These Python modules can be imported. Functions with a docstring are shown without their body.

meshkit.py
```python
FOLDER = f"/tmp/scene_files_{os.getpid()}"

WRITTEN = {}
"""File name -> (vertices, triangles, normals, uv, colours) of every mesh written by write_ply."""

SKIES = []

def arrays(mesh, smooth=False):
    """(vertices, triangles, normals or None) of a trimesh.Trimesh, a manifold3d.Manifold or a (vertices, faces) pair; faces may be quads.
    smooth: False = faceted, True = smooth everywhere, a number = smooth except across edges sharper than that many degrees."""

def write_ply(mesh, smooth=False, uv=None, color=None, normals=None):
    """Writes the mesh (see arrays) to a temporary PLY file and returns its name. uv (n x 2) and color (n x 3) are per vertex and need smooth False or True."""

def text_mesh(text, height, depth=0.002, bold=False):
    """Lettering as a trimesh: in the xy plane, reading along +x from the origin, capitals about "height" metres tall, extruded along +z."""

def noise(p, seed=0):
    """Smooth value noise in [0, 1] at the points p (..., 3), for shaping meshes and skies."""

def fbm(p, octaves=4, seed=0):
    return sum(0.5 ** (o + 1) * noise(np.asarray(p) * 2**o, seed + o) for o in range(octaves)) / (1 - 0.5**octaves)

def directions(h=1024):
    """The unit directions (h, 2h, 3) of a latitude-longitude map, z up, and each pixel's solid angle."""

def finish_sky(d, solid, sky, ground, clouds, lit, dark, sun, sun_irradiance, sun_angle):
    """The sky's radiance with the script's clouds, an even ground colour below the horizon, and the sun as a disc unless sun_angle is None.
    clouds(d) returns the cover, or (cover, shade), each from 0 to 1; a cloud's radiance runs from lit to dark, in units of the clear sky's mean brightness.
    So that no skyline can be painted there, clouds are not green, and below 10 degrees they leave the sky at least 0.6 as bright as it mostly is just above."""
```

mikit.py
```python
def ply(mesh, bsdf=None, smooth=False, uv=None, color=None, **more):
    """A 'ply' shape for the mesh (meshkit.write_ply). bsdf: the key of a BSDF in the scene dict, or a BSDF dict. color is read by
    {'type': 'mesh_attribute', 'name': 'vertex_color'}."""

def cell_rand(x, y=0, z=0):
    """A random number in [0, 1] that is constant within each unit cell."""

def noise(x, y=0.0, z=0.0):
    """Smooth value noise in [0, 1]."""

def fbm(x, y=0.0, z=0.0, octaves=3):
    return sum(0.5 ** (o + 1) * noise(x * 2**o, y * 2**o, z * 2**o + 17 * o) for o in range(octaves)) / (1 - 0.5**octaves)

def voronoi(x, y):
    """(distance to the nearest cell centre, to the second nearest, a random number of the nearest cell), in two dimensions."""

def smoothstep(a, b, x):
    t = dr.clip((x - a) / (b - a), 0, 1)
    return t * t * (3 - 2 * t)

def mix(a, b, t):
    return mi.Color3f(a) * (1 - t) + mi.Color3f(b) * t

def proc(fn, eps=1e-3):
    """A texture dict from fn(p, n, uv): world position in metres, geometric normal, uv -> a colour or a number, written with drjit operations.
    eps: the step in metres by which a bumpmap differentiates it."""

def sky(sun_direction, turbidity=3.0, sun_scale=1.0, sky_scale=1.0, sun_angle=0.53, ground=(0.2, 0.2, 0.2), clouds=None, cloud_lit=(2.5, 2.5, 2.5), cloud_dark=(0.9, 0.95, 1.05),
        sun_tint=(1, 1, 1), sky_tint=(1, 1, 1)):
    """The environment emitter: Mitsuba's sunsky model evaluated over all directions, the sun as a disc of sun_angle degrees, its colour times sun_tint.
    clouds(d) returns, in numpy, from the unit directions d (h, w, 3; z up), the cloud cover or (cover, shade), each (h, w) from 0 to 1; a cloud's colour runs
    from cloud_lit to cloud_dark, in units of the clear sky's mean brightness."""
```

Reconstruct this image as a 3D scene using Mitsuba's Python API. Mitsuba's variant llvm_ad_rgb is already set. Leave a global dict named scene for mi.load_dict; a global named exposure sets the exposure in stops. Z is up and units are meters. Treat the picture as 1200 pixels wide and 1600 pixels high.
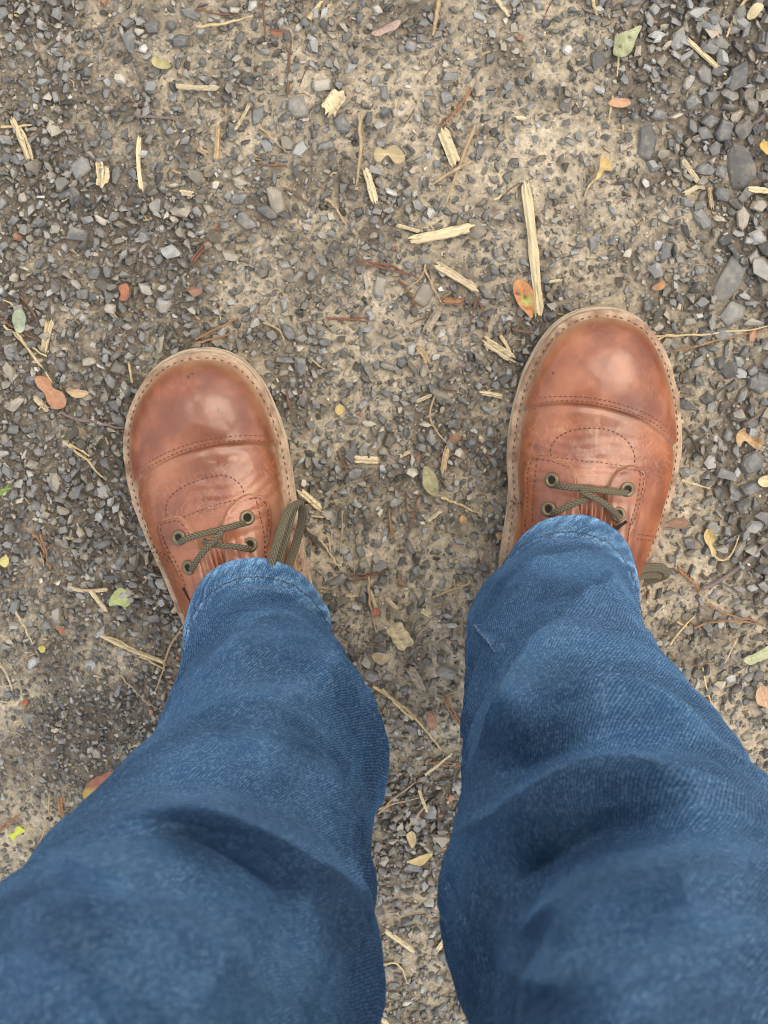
import math, numpy as np, trimesh, mitsuba as mi, drjit as dr, mikit, meshkit
from scipy.interpolate import CubicSpline, PchipInterpolator, LinearNDInterpolator, RegularGridInterpolator
from scipy.ndimage import gaussian_filter1d
from scipy.spatial import ConvexHull, Delaunay, cKDTree
from shapely.geometry import Polygon, Point
import shapely
T4 = mi.ScalarTransform4f
scene, labels = {}, {}
# ---------------------------------------------------------------- camera, sky, exposure
TILT = math.radians(15.5)
CAM_H = 1.4
scene['camera'] = {'type': 'thinlens', 'fov': 2 * math.degrees(math.atan(600 / 3270)), 'fov_axis': 'x',
                   'to_world': T4().look_at(origin=[0, 0, CAM_H], target=[0, -math.tan(TILT) * CAM_H, 0], up=[0, 1, 0]),
                   'aperture_radius': 0.0013, 'focus_distance': 1.40, 'near_clip': 0.01, 'far_clip': 500.0}
scene['sky'] = mikit.sky([0.42, 0.42, 1.0], turbidity=4, sun_scale=0.3, sun_angle=46, clouds=lambda d: 1.0,
                         cloud_lit=(1.7, 1.72, 1.75), cloud_dark=(0.9, 0.95, 1.05), ground=(0.2, 0.19, 0.17))
exposure = 2.82
# ---------------------------------------------------------------- helpers
def lab(key, label=None, cat=None, group=None, kind=None):
    d = labels.setdefault(key, {})
    for k, v in (('label', label), ('category', cat), ('group', group), ('kind', kind)):
        if v: d[k] = v
used = {}
def numbered(name):
    n = used.get(name, -1) + 1
    used[name] = n
    return name if n == 0 else '%s_%03d' % (name, n)
def put(key, mesh, bsdf, smooth=False, uv=None, color=None, **kw):
    scene[key] = mikit.ply(mesh, bsdf, smooth=smooth, uv=uv, color=color, **kw)
    return key
def part(parent, name, mesh, bsdf, label=None, kind=None, **kw):
    key = numbered(parent + '__' + name)
    put(key, mesh, bsdf, **kw)
    if label or kind: lab(key, label, kind=kind)
    return key
def cat(ms):
    vs, fs, n = [], [], 0
    for v, f in ms:
        vs.append(np.asarray(v, float)); fs.append(np.asarray(f, int) + n); n += len(v)
    return np.vstack(vs), np.vstack(fs)
def grid_faces(nu, nv, wrap_u=False, wrap_v=False):
    i, j = np.meshgrid(np.arange(nu if wrap_u else nu - 1), np.arange(nv if wrap_v else nv - 1), indexing='ij')
    a = i * nv + j; b = ((i + 1) % nu) * nv + j; c = ((i + 1) % nu) * nv + (j + 1) % nv; d = i * nv + (j + 1) % nv
    return np.stack([a, b, c, d], -1).reshape(-1, 4)
def tri(f):
    f = np.asarray(f)
    return np.vstack([f[:, [0, 1, 2]], f[:, [0, 2, 3]]]) if f.shape[1] == 4 else f
def smooth_path(p, n, closed=False):
    p = np.asarray(p, float)
    if closed: p = np.vstack([p, p[:1]])
    t = np.r_[0, np.cumsum(np.linalg.norm(np.diff(p, axis=0), axis=1))]
    cs = CubicSpline(t, p, bc_type='periodic' if closed else 'not-a-knot' if len(p) > 3 else 'natural')
    fine = cs(np.linspace(0, t[-1], 20 * n))
    L = np.r_[0, np.cumsum(np.linalg.norm(np.diff(fine, axis=0), axis=1))]
    s = np.linspace(0, L[-1], n + 1)[:-1] if closed else np.linspace(0, L[-1], n)
    return np.stack([np.interp(s, L, fine[:, k]) for k in range(p.shape[1])], 1)
def tube(path, r, sides=6, cap=True):
    p = np.asarray(path, float); n = len(p)
    r = np.broadcast_to(np.asarray(r, float), (n,))
    t = np.gradient(p, axis=0); t /= np.linalg.norm(t, axis=1, keepdims=True) + 1e-12
    a = np.cross(t, np.where(np.abs(t[:, 2:]) < 0.9, [0, 0, 1.0], [1.0, 0, 0])); a /= np.linalg.norm(a, axis=1, keepdims=True) + 1e-12
    b = np.cross(t, a); g = np.arange(sides) * 2 * np.pi / sides
    v = (p[:, None] + r[:, None, None] * (np.cos(g)[None, :, None] * a[:, None] + np.sin(g)[None, :, None] * b[:, None])).reshape(-1, 3)
    f = tri(grid_faces(n, sides, wrap_v=True))
    if cap:
        v = np.vstack([v, p[:1], p[-1:]]); k = np.arange(sides); m = n * sides
        f = np.vstack([f, np.stack([(k + 1) % sides, k, k * 0 + m], 1), np.stack([k + m - sides, (k + 1) % sides + m - sides, k * 0 + m + 1], 1)])
    return v, f
def ribbon(path, nrm, w, t, sides=10, fac=1.0):
    """a flat woven band: superelliptic section of width w and thickness t swept along path with the given normals; uv in metres"""
    p = np.asarray(path, float); n = len(p)
    tg = np.gradient(p, axis=0); tg /= np.linalg.norm(tg, axis=1, keepdims=True) + 1e-12
    nr = np.broadcast_to(np.asarray(nrm, float), p.shape); nr = nr - (nr * tg).sum(1, keepdims=True) * tg
    nr = nr / (np.linalg.norm(nr, axis=1, keepdims=True) + 1e-12); side = np.cross(tg, nr)
    g = np.arange(sides) * 2 * np.pi / sides
    cx = np.sign(np.cos(g)) * np.abs(np.cos(g)) ** 0.6 * w / 2; cz = np.sign(np.sin(g)) * np.abs(np.sin(g)) ** 0.8 * t / 2
    fac = np.broadcast_to(fac, (n,))[:, None, None]
    v = (p[:, None] + cx[None, :, None] * side[:, None] * fac + cz[None, :, None] * nr[:, None] * fac).reshape(-1, 3)
    L = np.r_[0, np.cumsum(np.linalg.norm(np.diff(p, axis=0), axis=1))]
    uv = np.stack([np.broadcast_to(cx, (n, sides)), np.broadcast_to(L[:, None], (n, sides))], -1).reshape(-1, 2)
    return v, tri(grid_faces(n, sides, wrap_v=True)), uv
def sstep(a, b, x):
    t = np.clip((np.asarray(x, float) - a) / (b - a), 0, 1)
    return t * t * (3 - 2 * t)
def gauss(x, w): return np.exp(-(np.asarray(x) / w) ** 2)

# ---------------------------------------------------------------- materials
N, FB, SS, MX = mikit.noise, mikit.fbm, mikit.smoothstep, mikit.mix
def bs(name, **kw):
    scene[name] = {'type': 'twosided', 'bsdf': {'type': 'principled', **kw}}
def rgb(*c): return {'type': 'rgb', 'value': list(c)}
def f_soil(p, n, uv):
    x, y = p.x, p.y
    big = FB(x * 38, y * 38, 3.0, 3)
    mid = FB(x * 190, y * 190, 7.0, 2)
    fine = N(x * 900, y * 900, 1.0)
    tone = dr.clip(uv.x + (big - 0.5) * 1.5 + (mid - 0.5) * 1.0, 0, 1)           # 0 dry sandy .. 1 damp dark
    c = MX((0.44, 0.385, 0.295), (0.335, 0.29, 0.224), SS(0.15, 0.55, tone))
    c = MX(c, (0.150, 0.130, 0.107), SS(0.45, 0.95, tone))
    crumb = mikit.voronoi(x * 420, y * 420)[2]
    return c * (0.55 + 0.74 * mid) * (0.66 + 0.36 * fine + 0.30 * crumb)
def f_stone(p, n, uv):
    lum, hue = uv.x, uv.y
    a = FB(p.x * 260, p.y * 260, p.z * 260, 3)
    b = N(p.x * 60 + p.y * 130, p.y * 60 - p.z * 90, p.z * 200)
    c = MX((0.97, 1.0, 1.0), (1.10, 1.0, 0.82), SS(0.2, 0.75, hue + (b - 0.5) * 0.3))
    c = MX(c, (1.75, 0.95, 0.62), SS(0.93, 0.97, hue))
    dust = SS(0.5, 0.78, a) * 0.35
    return MX(c * lum * (0.72 + 0.6 * a), (0.36, 0.30, 0.215), dust * 0.65)
# nicks and rubbed spots: place, half-axes, colour, strength
NICKS = [(*q, *r) for q, r in zip([(-.1288,-.2827),(-.109,-.3029),(-.1262,-.2809),(-.0995,-.3356),(-.114,-.3373),(.1169,-.3159),(.1111,-.2797),(.1736,-.287)], [(.0011, .0013, (.03, .008, .004), .9), (.0009, .0012, (.035, .01, .005), .8), (.0016, .0007, (.05, .015, .008), .7), (.0034, .0019, (.44, .23, .13), .45), (.0034, .0010, (.42, .21, .12), .35), (.0048, .0020, (.44, .23, .13), .45), (.0010, .0010, (.05, .012, .006), .8), (.0005, .006, (.45, .25, .15), .3)])]
def f_leather(p, n, uv):
    x, y, z = p.x, p.y, p.z
    a = FB(x * 70, y * 70, z * 70, 3)
    b = FB(x * 26 + 5, y * 26, z * 26, 2)
    # fine scuffs: two directions of stretched noise
    w = FB(x * 45, y * 45, 9.0, 2) * 9
    s1 = N(x * 1500 + y * 900 + w * 3, y * 150 - x * 240, 2.0)
    s2 = N(x * 1300 - y * 1000 - w * 3, y * 190 + x * 150, 5.0)
    c = MX((0.145, 0.038, 0.016), (0.305, 0.100, 0.043), SS(0.3, 0.72, a * 0.5 + b * 0.5))
    dust, wear = uv.x, uv.y
    sc = dr.maximum(SS(0.70, 0.92, s1), SS(0.74, 0.94, s2)) * SS(0.25, 0.65, b + 0.15)
    c = MX(c, (0.46, 0.21, 0.115), dr.clip(sc * wear, 0, 1) * 0.28)
    for (sx, sy, rx, ry, col, am) in NICKS:
        q = dr.square((x - sx) / rx) + dr.square((y - sy) / ry) + (FB(x * 420, y * 420, 4.0, 2) - 0.5) * 2.4
        c = MX(c, col, am * (1 - SS(0.1, 1.0, q)))
    return MX(c, (0.37, 0.235, 0.14), dr.clip(dust * (0.55 + 0.7 * a) + 0.10 * SS(0.55, 0.8, a), 0, 1))
def f_leather_rough(p, n, uv):
    return dr.clip(0.30 + 0.45 * uv.x + 0.2 * FB(p.x * 90, p.y * 90, p.z * 90, 2), 0.2, 0.9)
def f_welt(p, n, uv):
    a = FB(p.x * 120, p.y * 120, p.z * 120, 3)
    b = N(p.x * 700, p.y * 700, p.z * 700)
    return MX((0.23, 0.145, 0.098), (0.43, 0.315, 0.225), SS(0.25, 0.7, a)) * (0.8 + 0.35 * b)
def f_sole(p, n, uv):
    a = FB(p.x * 90, p.y * 90, p.z * 260, 3)
    b = N(p.x * 800, p.y * 800, p.z * 800)
    return MX((0.27, 0.20, 0.14), (0.51, 0.415, 0.30), SS(0.25, 0.65, a)) * (0.82 + 0.3 * b)
TW = 0.00145
def twill(uv):
    q = (uv.x * 0.94 + uv.y * 0.28) / TW
    return q - dr.floor(q)
def f_denim(p, n, uv):
    q = twill(uv)
    ridge = SS(0.0, 0.3, q) * (1 - SS(0.6, 0.95, q))
    # weft flecks: short dashes along each twill line
    row = dr.floor((uv.x * 0.94 + uv.y * 0.28) / TW)
    l = (uv.x * 0.28 - uv.y * 0.94) / 0.0024 + mikit.cell_rand(row, 3.0) * 9
    fl = N(l, row * 1.7, 4.0)
    fade = FB(uv.x * 26, uv.y * 18, 1.0, 3)
    r2 = dr.floor((uv.x * 0.94 + uv.y * 0.28) / (TW * 0.5))
    fl2 = mikit.cell_rand(r2, dr.floor((uv.x * 0.28 - uv.y * 0.94) / 0.0015 + mikit.cell_rand(r2, 8.0) * 5), 6.0)
    dark = MX((0.018, 0.050, 0.116), (0.028, 0.078, 0.170), SS(0.3, 0.7, fade))
    lite = MX((0.085, 0.185, 0.33), (0.20, 0.335, 0.50), fl2)
    rub = (1 - SS(0.125, 0.165, uv.y)) * SS(0.35, 0.7, FB(uv.x * 190 + uv.y * 110, uv.y * 60, 3.0, 2))
    t = (1 - ridge) * (0.25 + 0.24 * fl) + SS(0.5, 1.0, fl2) * 0.28
    return MX(dark, lite, dr.clip(t * (0.65 + 0.5 * fade) + rub * 0.45 * (0.4 + 0.6 * fl2), 0, 1))
def f_denim_worn(p, n, uv):
    c = f_denim(p, n, uv)
    a = FB(uv.x * 230 + uv.y * 140, uv.y * 55 - uv.x * 20, 3.0, 2)
    edge = SS(0.110, 0.101, uv.y)
    return MX(c, c * 1.45 + mi.Color3f(0.03, 0.06, 0.09), dr.clip(SS(0.42, 0.68, a) * 0.75 + edge * 0.5, 0, 1))
def f_denim_bump(p, n, uv):
    q = twill(uv)
    return SS(0.0, 0.3, q) * (1 - SS(0.6, 0.95, q)) * 0.00022
def f_lace(p, n, uv):
    k = dr.abs(uv.x) / 0.0011
    q = (uv.y / 0.0026 + k * 0.55); q = q - dr.floor(q)
    w = SS(0.0, 0.3, q) * (1 - SS(0.55, 1.0, q))
    r = dr.abs(k - dr.floor(k) - 0.5) * 2
    return MX((0.045, 0.041, 0.028), (0.195, 0.172, 0.118), dr.clip(w * (0.35 + 0.65 * r), 0, 1))
P_ = mikit.proc
bs('soil_mat', base_color=P_(f_soil), roughness=0.95, specular=0.2)
bs('stone_mat', base_color=P_(f_stone), roughness=0.5, specular=0.5)
bs('leather_mat', base_color=P_(f_leather), roughness=P_(f_leather_rough), specular=0.5, clearcoat=1.0, clearcoat_gloss=0.73)
bs('welt_mat', base_color=P_(f_welt), roughness=0.8, specular=0.3)
bs('sole_mat', base_color=P_(f_sole), roughness=0.85, specular=0.3)
bs('thread_mat', base_color=rgb(0.10, 0.055, 0.036), roughness=0.8)
bs('welt_thread_mat', base_color=rgb(0.13, 0.08, 0.055), roughness=0.9)
bs('denim_thread_mat', base_color=rgb(0.055, 0.058, 0.065), roughness=0.8)
bs('pale_thread_mat', base_color=rgb(0.20, 0.28, 0.38), roughness=0.8)
bs('lace_mat', base_color=P_(f_lace), roughness=0.85, specular=0.25)
bs('brass_mat', base_color=rgb(0.185, 0.155, 0.095), roughness=0.5, metallic=0.75)
bs('dark_mat', base_color=rgb(0.012, 0.009, 0.007), roughness=0.9)
bs('skin_mat', base_color=rgb(0.48, 0.27, 0.19), roughness=0.55)
bs('shirt_mat', base_color=rgb(0.045, 0.05, 0.06), roughness=0.9)
bs('litter_mat', base_color={'type': 'mesh_attribute', 'name': 'vertex_color'}, roughness=0.75, specular=0.3)
for nm, fn in (('denim_mat', f_denim), ('denim_worn_mat', f_denim_worn)):
    scene[nm] = {'type': 'twosided', 'bsdf': {'type': 'bumpmap', 'arbitrary': {**P_(f_denim_bump, eps=1.5e-4)}, 'scale': 1.0,
                 'bsdf': {'type': 'principled', 'base_color': P_(fn), 'roughness': 0.95, 'specular': 0.15, 'sheen': 0.1}}}

# ---------------------------------------------------------------- the ground: one sheet to the horizon, its middle in fine relief
# how gravelly (1) or bare and sandy (0) the path is, surveyed on a 13 x 17 grid of the spot
GX = np.linspace(-0.268, 0.268, 13)
GY = np.linspace(-0.043, -0.783, 17)
GRAVEL = np.array([
 [.9,.85,.45,.35,.35,.5,.4,.3,.4,.6,.9,.85,.6], [.9,.95,.6,.45,.4,.3,.45,.3,.3,.35,.85,.95,.8], [.9,1,.7,.7,.4,.4,.45,.25,.25,.35,.7,1,.9],
 [.95,1,.8,.9,.6,.4,.45,.35,.25,.3,.6,.95,.9], [.8,.95,.9,.75,.5,.45,.5,.45,.4,.35,.4,.85,.9], [.85,.95,.95,.5,.5,.45,.45,.5,.7,.6,.5,.6,.9],
 [.85,.9,.95,.5,.6,.55,.5,.5,.55,.5,.4,.45,.95], [.9,.95,.9,.6,.55,.5,.5,.45,.5,.5,.35,.3,.9], [.85,1,.95,.9,.6,.55,.45,.4,.45,.4,.3,.3,.8],
 [.5,.7,.8,.8,.7,.6,.4,.3,.45,.45,.4,.35,.6], [.45,.6,.7,.75,.7,.65,.65,.4,.4,.4,.4,.4,.6], [.4,.55,.65,.7,.8,.8,.7,.5,.4,.4,.4,.4,.5],
 [.38,.5,.65,.7,.8,.9,.9,.7,.5,.4,.4,.4,.45], [.4,.6,.8,.8,.8,1,.95,.8,.6,.5,.4,.4,.4], [.4,.5,.7,.7,.7,.85,.6,.6,.6,.5,.5,.4,.4],
 [.4,.5,.6,.6,.6,.7,.5,.5,.5,.5,.5,.5,.5], [.5,.5,.6,.6,.6,.7,.7,.6,.5,.5,.5,.5,.5]])
GRAVEL = np.maximum(GRAVEL, .36)
_gd = RegularGridInterpolator((GY[::-1], GX), GRAVEL[::-1], bounds_error=False, fill_value=None)
def gravelly(x, y):
    x, y = np.broadcast_arrays(np.asarray(x, float), np.asarray(y, float))
    q = _gd(np.stack([np.clip(y, GY[-1], GY[0]), np.clip(x, GX[0], GX[-1])], -1))
    p = np.stack([x, y, x * 0], -1)
    out = np.maximum(np.abs(x) - 0.27, 0) + np.maximum(y + 0.04, 0) + np.maximum(-0.79 - y, 0)
    q = q + (0.72 - q) * sstep(0, 0.15, out)
    return np.clip(q + (meshkit.fbm(p * 22 + 3, 3, 5) - 0.5) * 0.75, 0, 1.1)
def height(x, y, fine=True):
    x, y = np.broadcast_arrays(np.asarray(x, float), np.asarray(y, float))
    p = np.stack([x, y, x * 0], -1)
    far = sstep(1.0, 12.0, np.hypot(x, y))
    h = (meshkit.fbm(p * 9, 3, 1) - 0.5) * 0.006 + (meshkit.fbm(p * 1.1, 2, 9) - 0.5) * 0.06 * sstep(1.7, 5, np.hypot(x, y + 0.4))
    if fine: h = h + (meshkit.fbm(p * 95, 3, 2) - 0.5) * 0.0040 + (meshkit.noise(p * 300, 3) - 0.5) * 0.0017
    return h - 0.002 - far * 0.02
def axis_(a, b, step, far):
    core = np.arange(a, b + 1e-9, step)
    d = step * 1.12 ** np.arange(1, 200); d = np.cumsum(d); d = d[d < far]
    return np.r_[(a - d)[::-1], core, b + d]
gx, gy = axis_(-0.36, 0.36, 0.0024, 90), axis_(-0.86, 0.03, 0.0024, 90)
X, Y = np.meshgrid(gx, gy, indexing='ij')
Z = height(X, Y)
uvg = np.stack([gravelly(X, Y), Z * 0], -1).reshape(-1, 2)
put('ground', (np.stack([X, Y, Z], -1).reshape(-1, 3), tri(grid_faces(len(gx), len(gy)))), 'soil_mat', smooth=True, uv=uvg)
lab('ground', 'tan and dark brown trodden soil of the gravel path', kind='structure')

# ---------------------------------------------------------------- shoes
LEFT_SOLE = [(-.1214,-.2698),(-.109,-.2711),(-.0951,-.2776),(-.0824,-.2912),(-.0741,-.307),(-.0678,-.3242),(-.0633,-.3438),(-.0605,-.3635),(-.0581,-.3861),(-.0553,-.4044),(-.0511,-.4273),(-.0456,-.4504),(-.0409,-.4738),(-.038,-.5021),(-.0395,-.5307),(-.0473,-.5523),(-.0655,-.5644),(-.0849,-.562),(-.1,-.5499),(-.1122,-.5283),(-.1228,-.5044),(-.1325,-.4785),(-.1417,-.4574),(-.1508,-.4328),(-.1615,-.4066),(-.1703,-.3816),(-.1756,-.3568),(-.1771,-.3367),(-.1747,-.3176),(-.1686,-.3008),(-.1591,-.2868),(-.1464,-.2763),(-.1334,-.2711)]
RIGHT_SOLE = [(.1446,-.2413),(.1582,-.243),(.1716,-.249),(.1835,-.2611),(.1918,-.2768),(.1976,-.2955),(.2015,-.3171),(.2019,-.3389),(.1992,-.3613),(.1948,-.3816),(.1889,-.4021),(.1825,-.4204),(.1766,-.4412),(.1721,-.4644),(.1683,-.4879),(.1633,-.5116),(.1502,-.5259),(.1315,-.5287),(.1121,-.523),(.0974,-.5068),(.089,-.4832),(.0819,-.4551),(.0784,-.4296),(.0799,-.4089),(.0826,-.3884),(.0841,-.368),(.0829,-.3478),(.0839,-.3278),(.0874,-.3065),(.0935,-.2855),(.1017,-.2689),(.113,-.2542),(.1276,-.2447)]
SHOES = {
 'left': dict(sole=LEFT_SOLE, axis=[(-.122,-.3331),(-.0716,-.5139)],
   cap=[(-.1897,-.3892),(-.174,-.3713),(-.1679,-.3589),(-.1555,-.3456),(-.136,-.3338),(-.1104,-.3268),(-.0892,-.3268),(-.0722,-.3316),(-.0606,-.3372),(-.0428,-.3469)],
   oval=[(-.1445,-.3741),(-.1425,-.3623),(-.1326,-.3536),(-.1177,-.3479),(-.1051,-.3462),(-.0959,-.3514),(-.0923,-.3614)], oval_low=[(-.1329,-.3735),(-.1159,-.3665),(-.0926,-.3609)],
   tabs=[([(-.1319,-.4221),(-.1411,-.4017),(-.1498,-.3823),(-.1488,-.378),(-.1433,-.3749),(-.1357,-.3727),(-.1303,-.3762),(-.1222,-.3876),(-.1174,-.4008),(-.1126,-.4127),(-.1062,-.4328),(-.1234,-.4395)], [(-.1342,-.4127),(-.141,-.3982),(-.1453,-.385)]),
         ([(-.1045,-.3967),(-.1068,-.3835),(-.1061,-.3726),(-.0988,-.3622),(-.0874,-.3578),(-.0799,-.3613),(-.0761,-.3857),(-.0772,-.4055),(-.0772,-.4321),(-.0955,-.4321)], [(-.0854,-.3639),(-.0831,-.3748),(-.0804,-.3879),(-.0797,-.4011)])],
   eyelets=[(-.134,-.3864),(-.1269,-.4049),(-.0913,-.3733),(-.0879,-.3908)],
   laces=[[(-.1339,-.3863,.0825),(-.1263,-.3803,.091),(-.1143,-.376,.094),(-.1018,-.3731,.0935),(-.0951,-.3725,.088),(-.0913,-.3731,.083)],
          [(-.0876,-.3896,.086),(-.0926,-.3871,.0915),(-.1015,-.3849,.0945),(-.1103,-.3842,.094),(-.1177,-.3828,.09)],
          [(-.1265,-.4037,.086),(-.1232,-.3971,.093),(-.1171,-.3878,.098),(-.1107,-.3807,.0985),(-.105,-.375,.096)]],
   loops=[[(-.0716,-.4059,.1),(-.0674,-.3897,.096),(-.0626,-.3747,.088),(-.0596,-.3649,.078),(-.0565,-.3627,.07),(-.0543,-.3693,.062),(-.0564,-.386,.056),(-.0634,-.4072,.06),(-.0679,-.4181,.075)],
          [(-.0756,-.4028,.103),(-.0709,-.3872,.1),(-.0657,-.3722,.092),(-.0618,-.3639,.083),(-.0595,-.3623,.078)]],
   tag=[(-.1332,-.42),(-.1283,-.427)], seams=[[(-.1605,-.4102),(-.1474,-.4048),(-.1431,-.4066)]], side='lateral'),
 'right': dict(sole=RIGHT_SOLE, axis=[(.1424,-.3035),(.1281,-.4794)],
   cap=[(.0641,-.3403),(.0767,-.3271),(.0822,-.3177),(.0922,-.3085),(.1035,-.3025),(.1161,-.2994),(.1351,-.2994),(.1543,-.3038),(.171,-.3111),(.1823,-.3194),(.1927,-.3293),(.2095,-.3447)],
   oval=[(.1102,-.3336),(.1117,-.3241),(.1212,-.3168),(.1336,-.3142),(.1513,-.3168),(.162,-.3254),(.1645,-.3388)], oval_low=[(.1101,-.3331),(.129,-.3348),(.1466,-.3366),(.1643,-.34)],
   tabs=[([(.0934,-.3819),(.0947,-.3579),(.0964,-.3372),(.0992,-.3337),(.1034,-.3325),(.1172,-.3346),(.1231,-.3376),(.127,-.3449),(.1277,-.3558),(.1284,-.3666),(.1265,-.3929),(.0972,-.4017)], [(.1026,-.3363),(.102,-.3493),(.1011,-.3666),(.1009,-.3797)]),
         ([(.152,-.3791),(.1466,-.3661),(.1451,-.3557),(.1481,-.3466),(.1534,-.3401),(.1646,-.338),(.1722,-.3436),(.171,-.3574),(.1669,-.3726),(.1612,-.3892),(.1584,-.4099),(.1479,-.4099)], [(.1672,-.3436),(.1656,-.3574),(.1615,-.3739),(.1569,-.3879)])],
   eyelets=[(.1121,-.3478),(.11,-.3668),(.1585,-.3525),(.154,-.3694)],
   laces=[[(.112,-.3473,.084),(.1179,-.346,.092),(.1301,-.3466,.0945),(.1427,-.3483,.093),(.1516,-.3505,.088),(.1584,-.3523,.083)],
          [(.1095,-.3651,.088),(.1139,-.3609,.094),(.1219,-.3563,.0965),(.13,-.3528,.097),(.1355,-.3513,.096)],
          [(.1535,-.368,.087),(.1492,-.3622,.094),(.1419,-.3552,.099),(.1338,-.3501,.1005),(.127,-.3472,.097)]],
   loops=[[(.1607,-.413,.06),(.1727,-.4143,.05),(.184,-.4172,.036),(.1925,-.4221,.026),(.1948,-.4276,.02),(.1908,-.4318,.014),(.1801,-.4357,.012),(.1669,-.4413,.012)],
          [(.162,-.4192,.05),(.1738,-.4213,.042),(.1841,-.4241,.03),(.191,-.4275,.022)]],
   tag=[(.1511,-.3777),(.1589,-.3725)], seams=[[(.0853,-.3771),(.0908,-.3735),(.0968,-.3735)], [(.1666,-.386),(.1731,-.3887),(.1806,-.3936)]], side='medial')}
ridge_z = PchipInterpolator([-0.1, 0, .03, .06, .09, .12, .18, .30], [.060, .0605, .066, .077, .089, .100, .116, .112])

def clip_field(v, f, q, extra):
    """splits a triangle mesh along q = 0 and returns the part with q > 0, extra per-vertex columns interpolated"""
    v = np.hstack([v, extra, q[:, None]]); out, tris, index = list(v), [], {}
    def cut(a, b):
        k = (min(a, b), max(a, b))
        if k not in index:
            t = q[a] / (q[a] - q[b]); index[k] = len(out); out.append(v[a] * (1 - t) + v[b] * t)
        return index[k]
    pos = q > 0
    for t in f:
        s = pos[t]
        if s.all(): tris.append(t)
        elif s.any():
            k = int(np.argmax(s)) if s.sum() == 1 else int(np.argmin(s))
            a, b, c = t[k], t[(k + 1) % 3], t[(k + 2) % 3]
            ab, ac = cut(a, b), cut(a, c)
            if s.sum() == 1: tris.append((a, ab, ac))
            else: tris += [(ab, b, c), (ab, c, ac)]
    out, tris = np.array(out), np.array(tris)
    keep, inv = np.unique(tris.ravel(), return_inverse=True)
    return out[keep], inv.reshape(-1, 3)

def normals_of(v, f):
    n = np.zeros_like(v); fn = np.cross(v[f[:, 1]] - v[f[:, 0]], v[f[:, 2]] - v[f[:, 0]])
    for k in range(3): np.add.at(n, f[:, k], fn)
    return n / (np.linalg.norm(n, axis=1, keepdims=True) + 1e-15)

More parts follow.
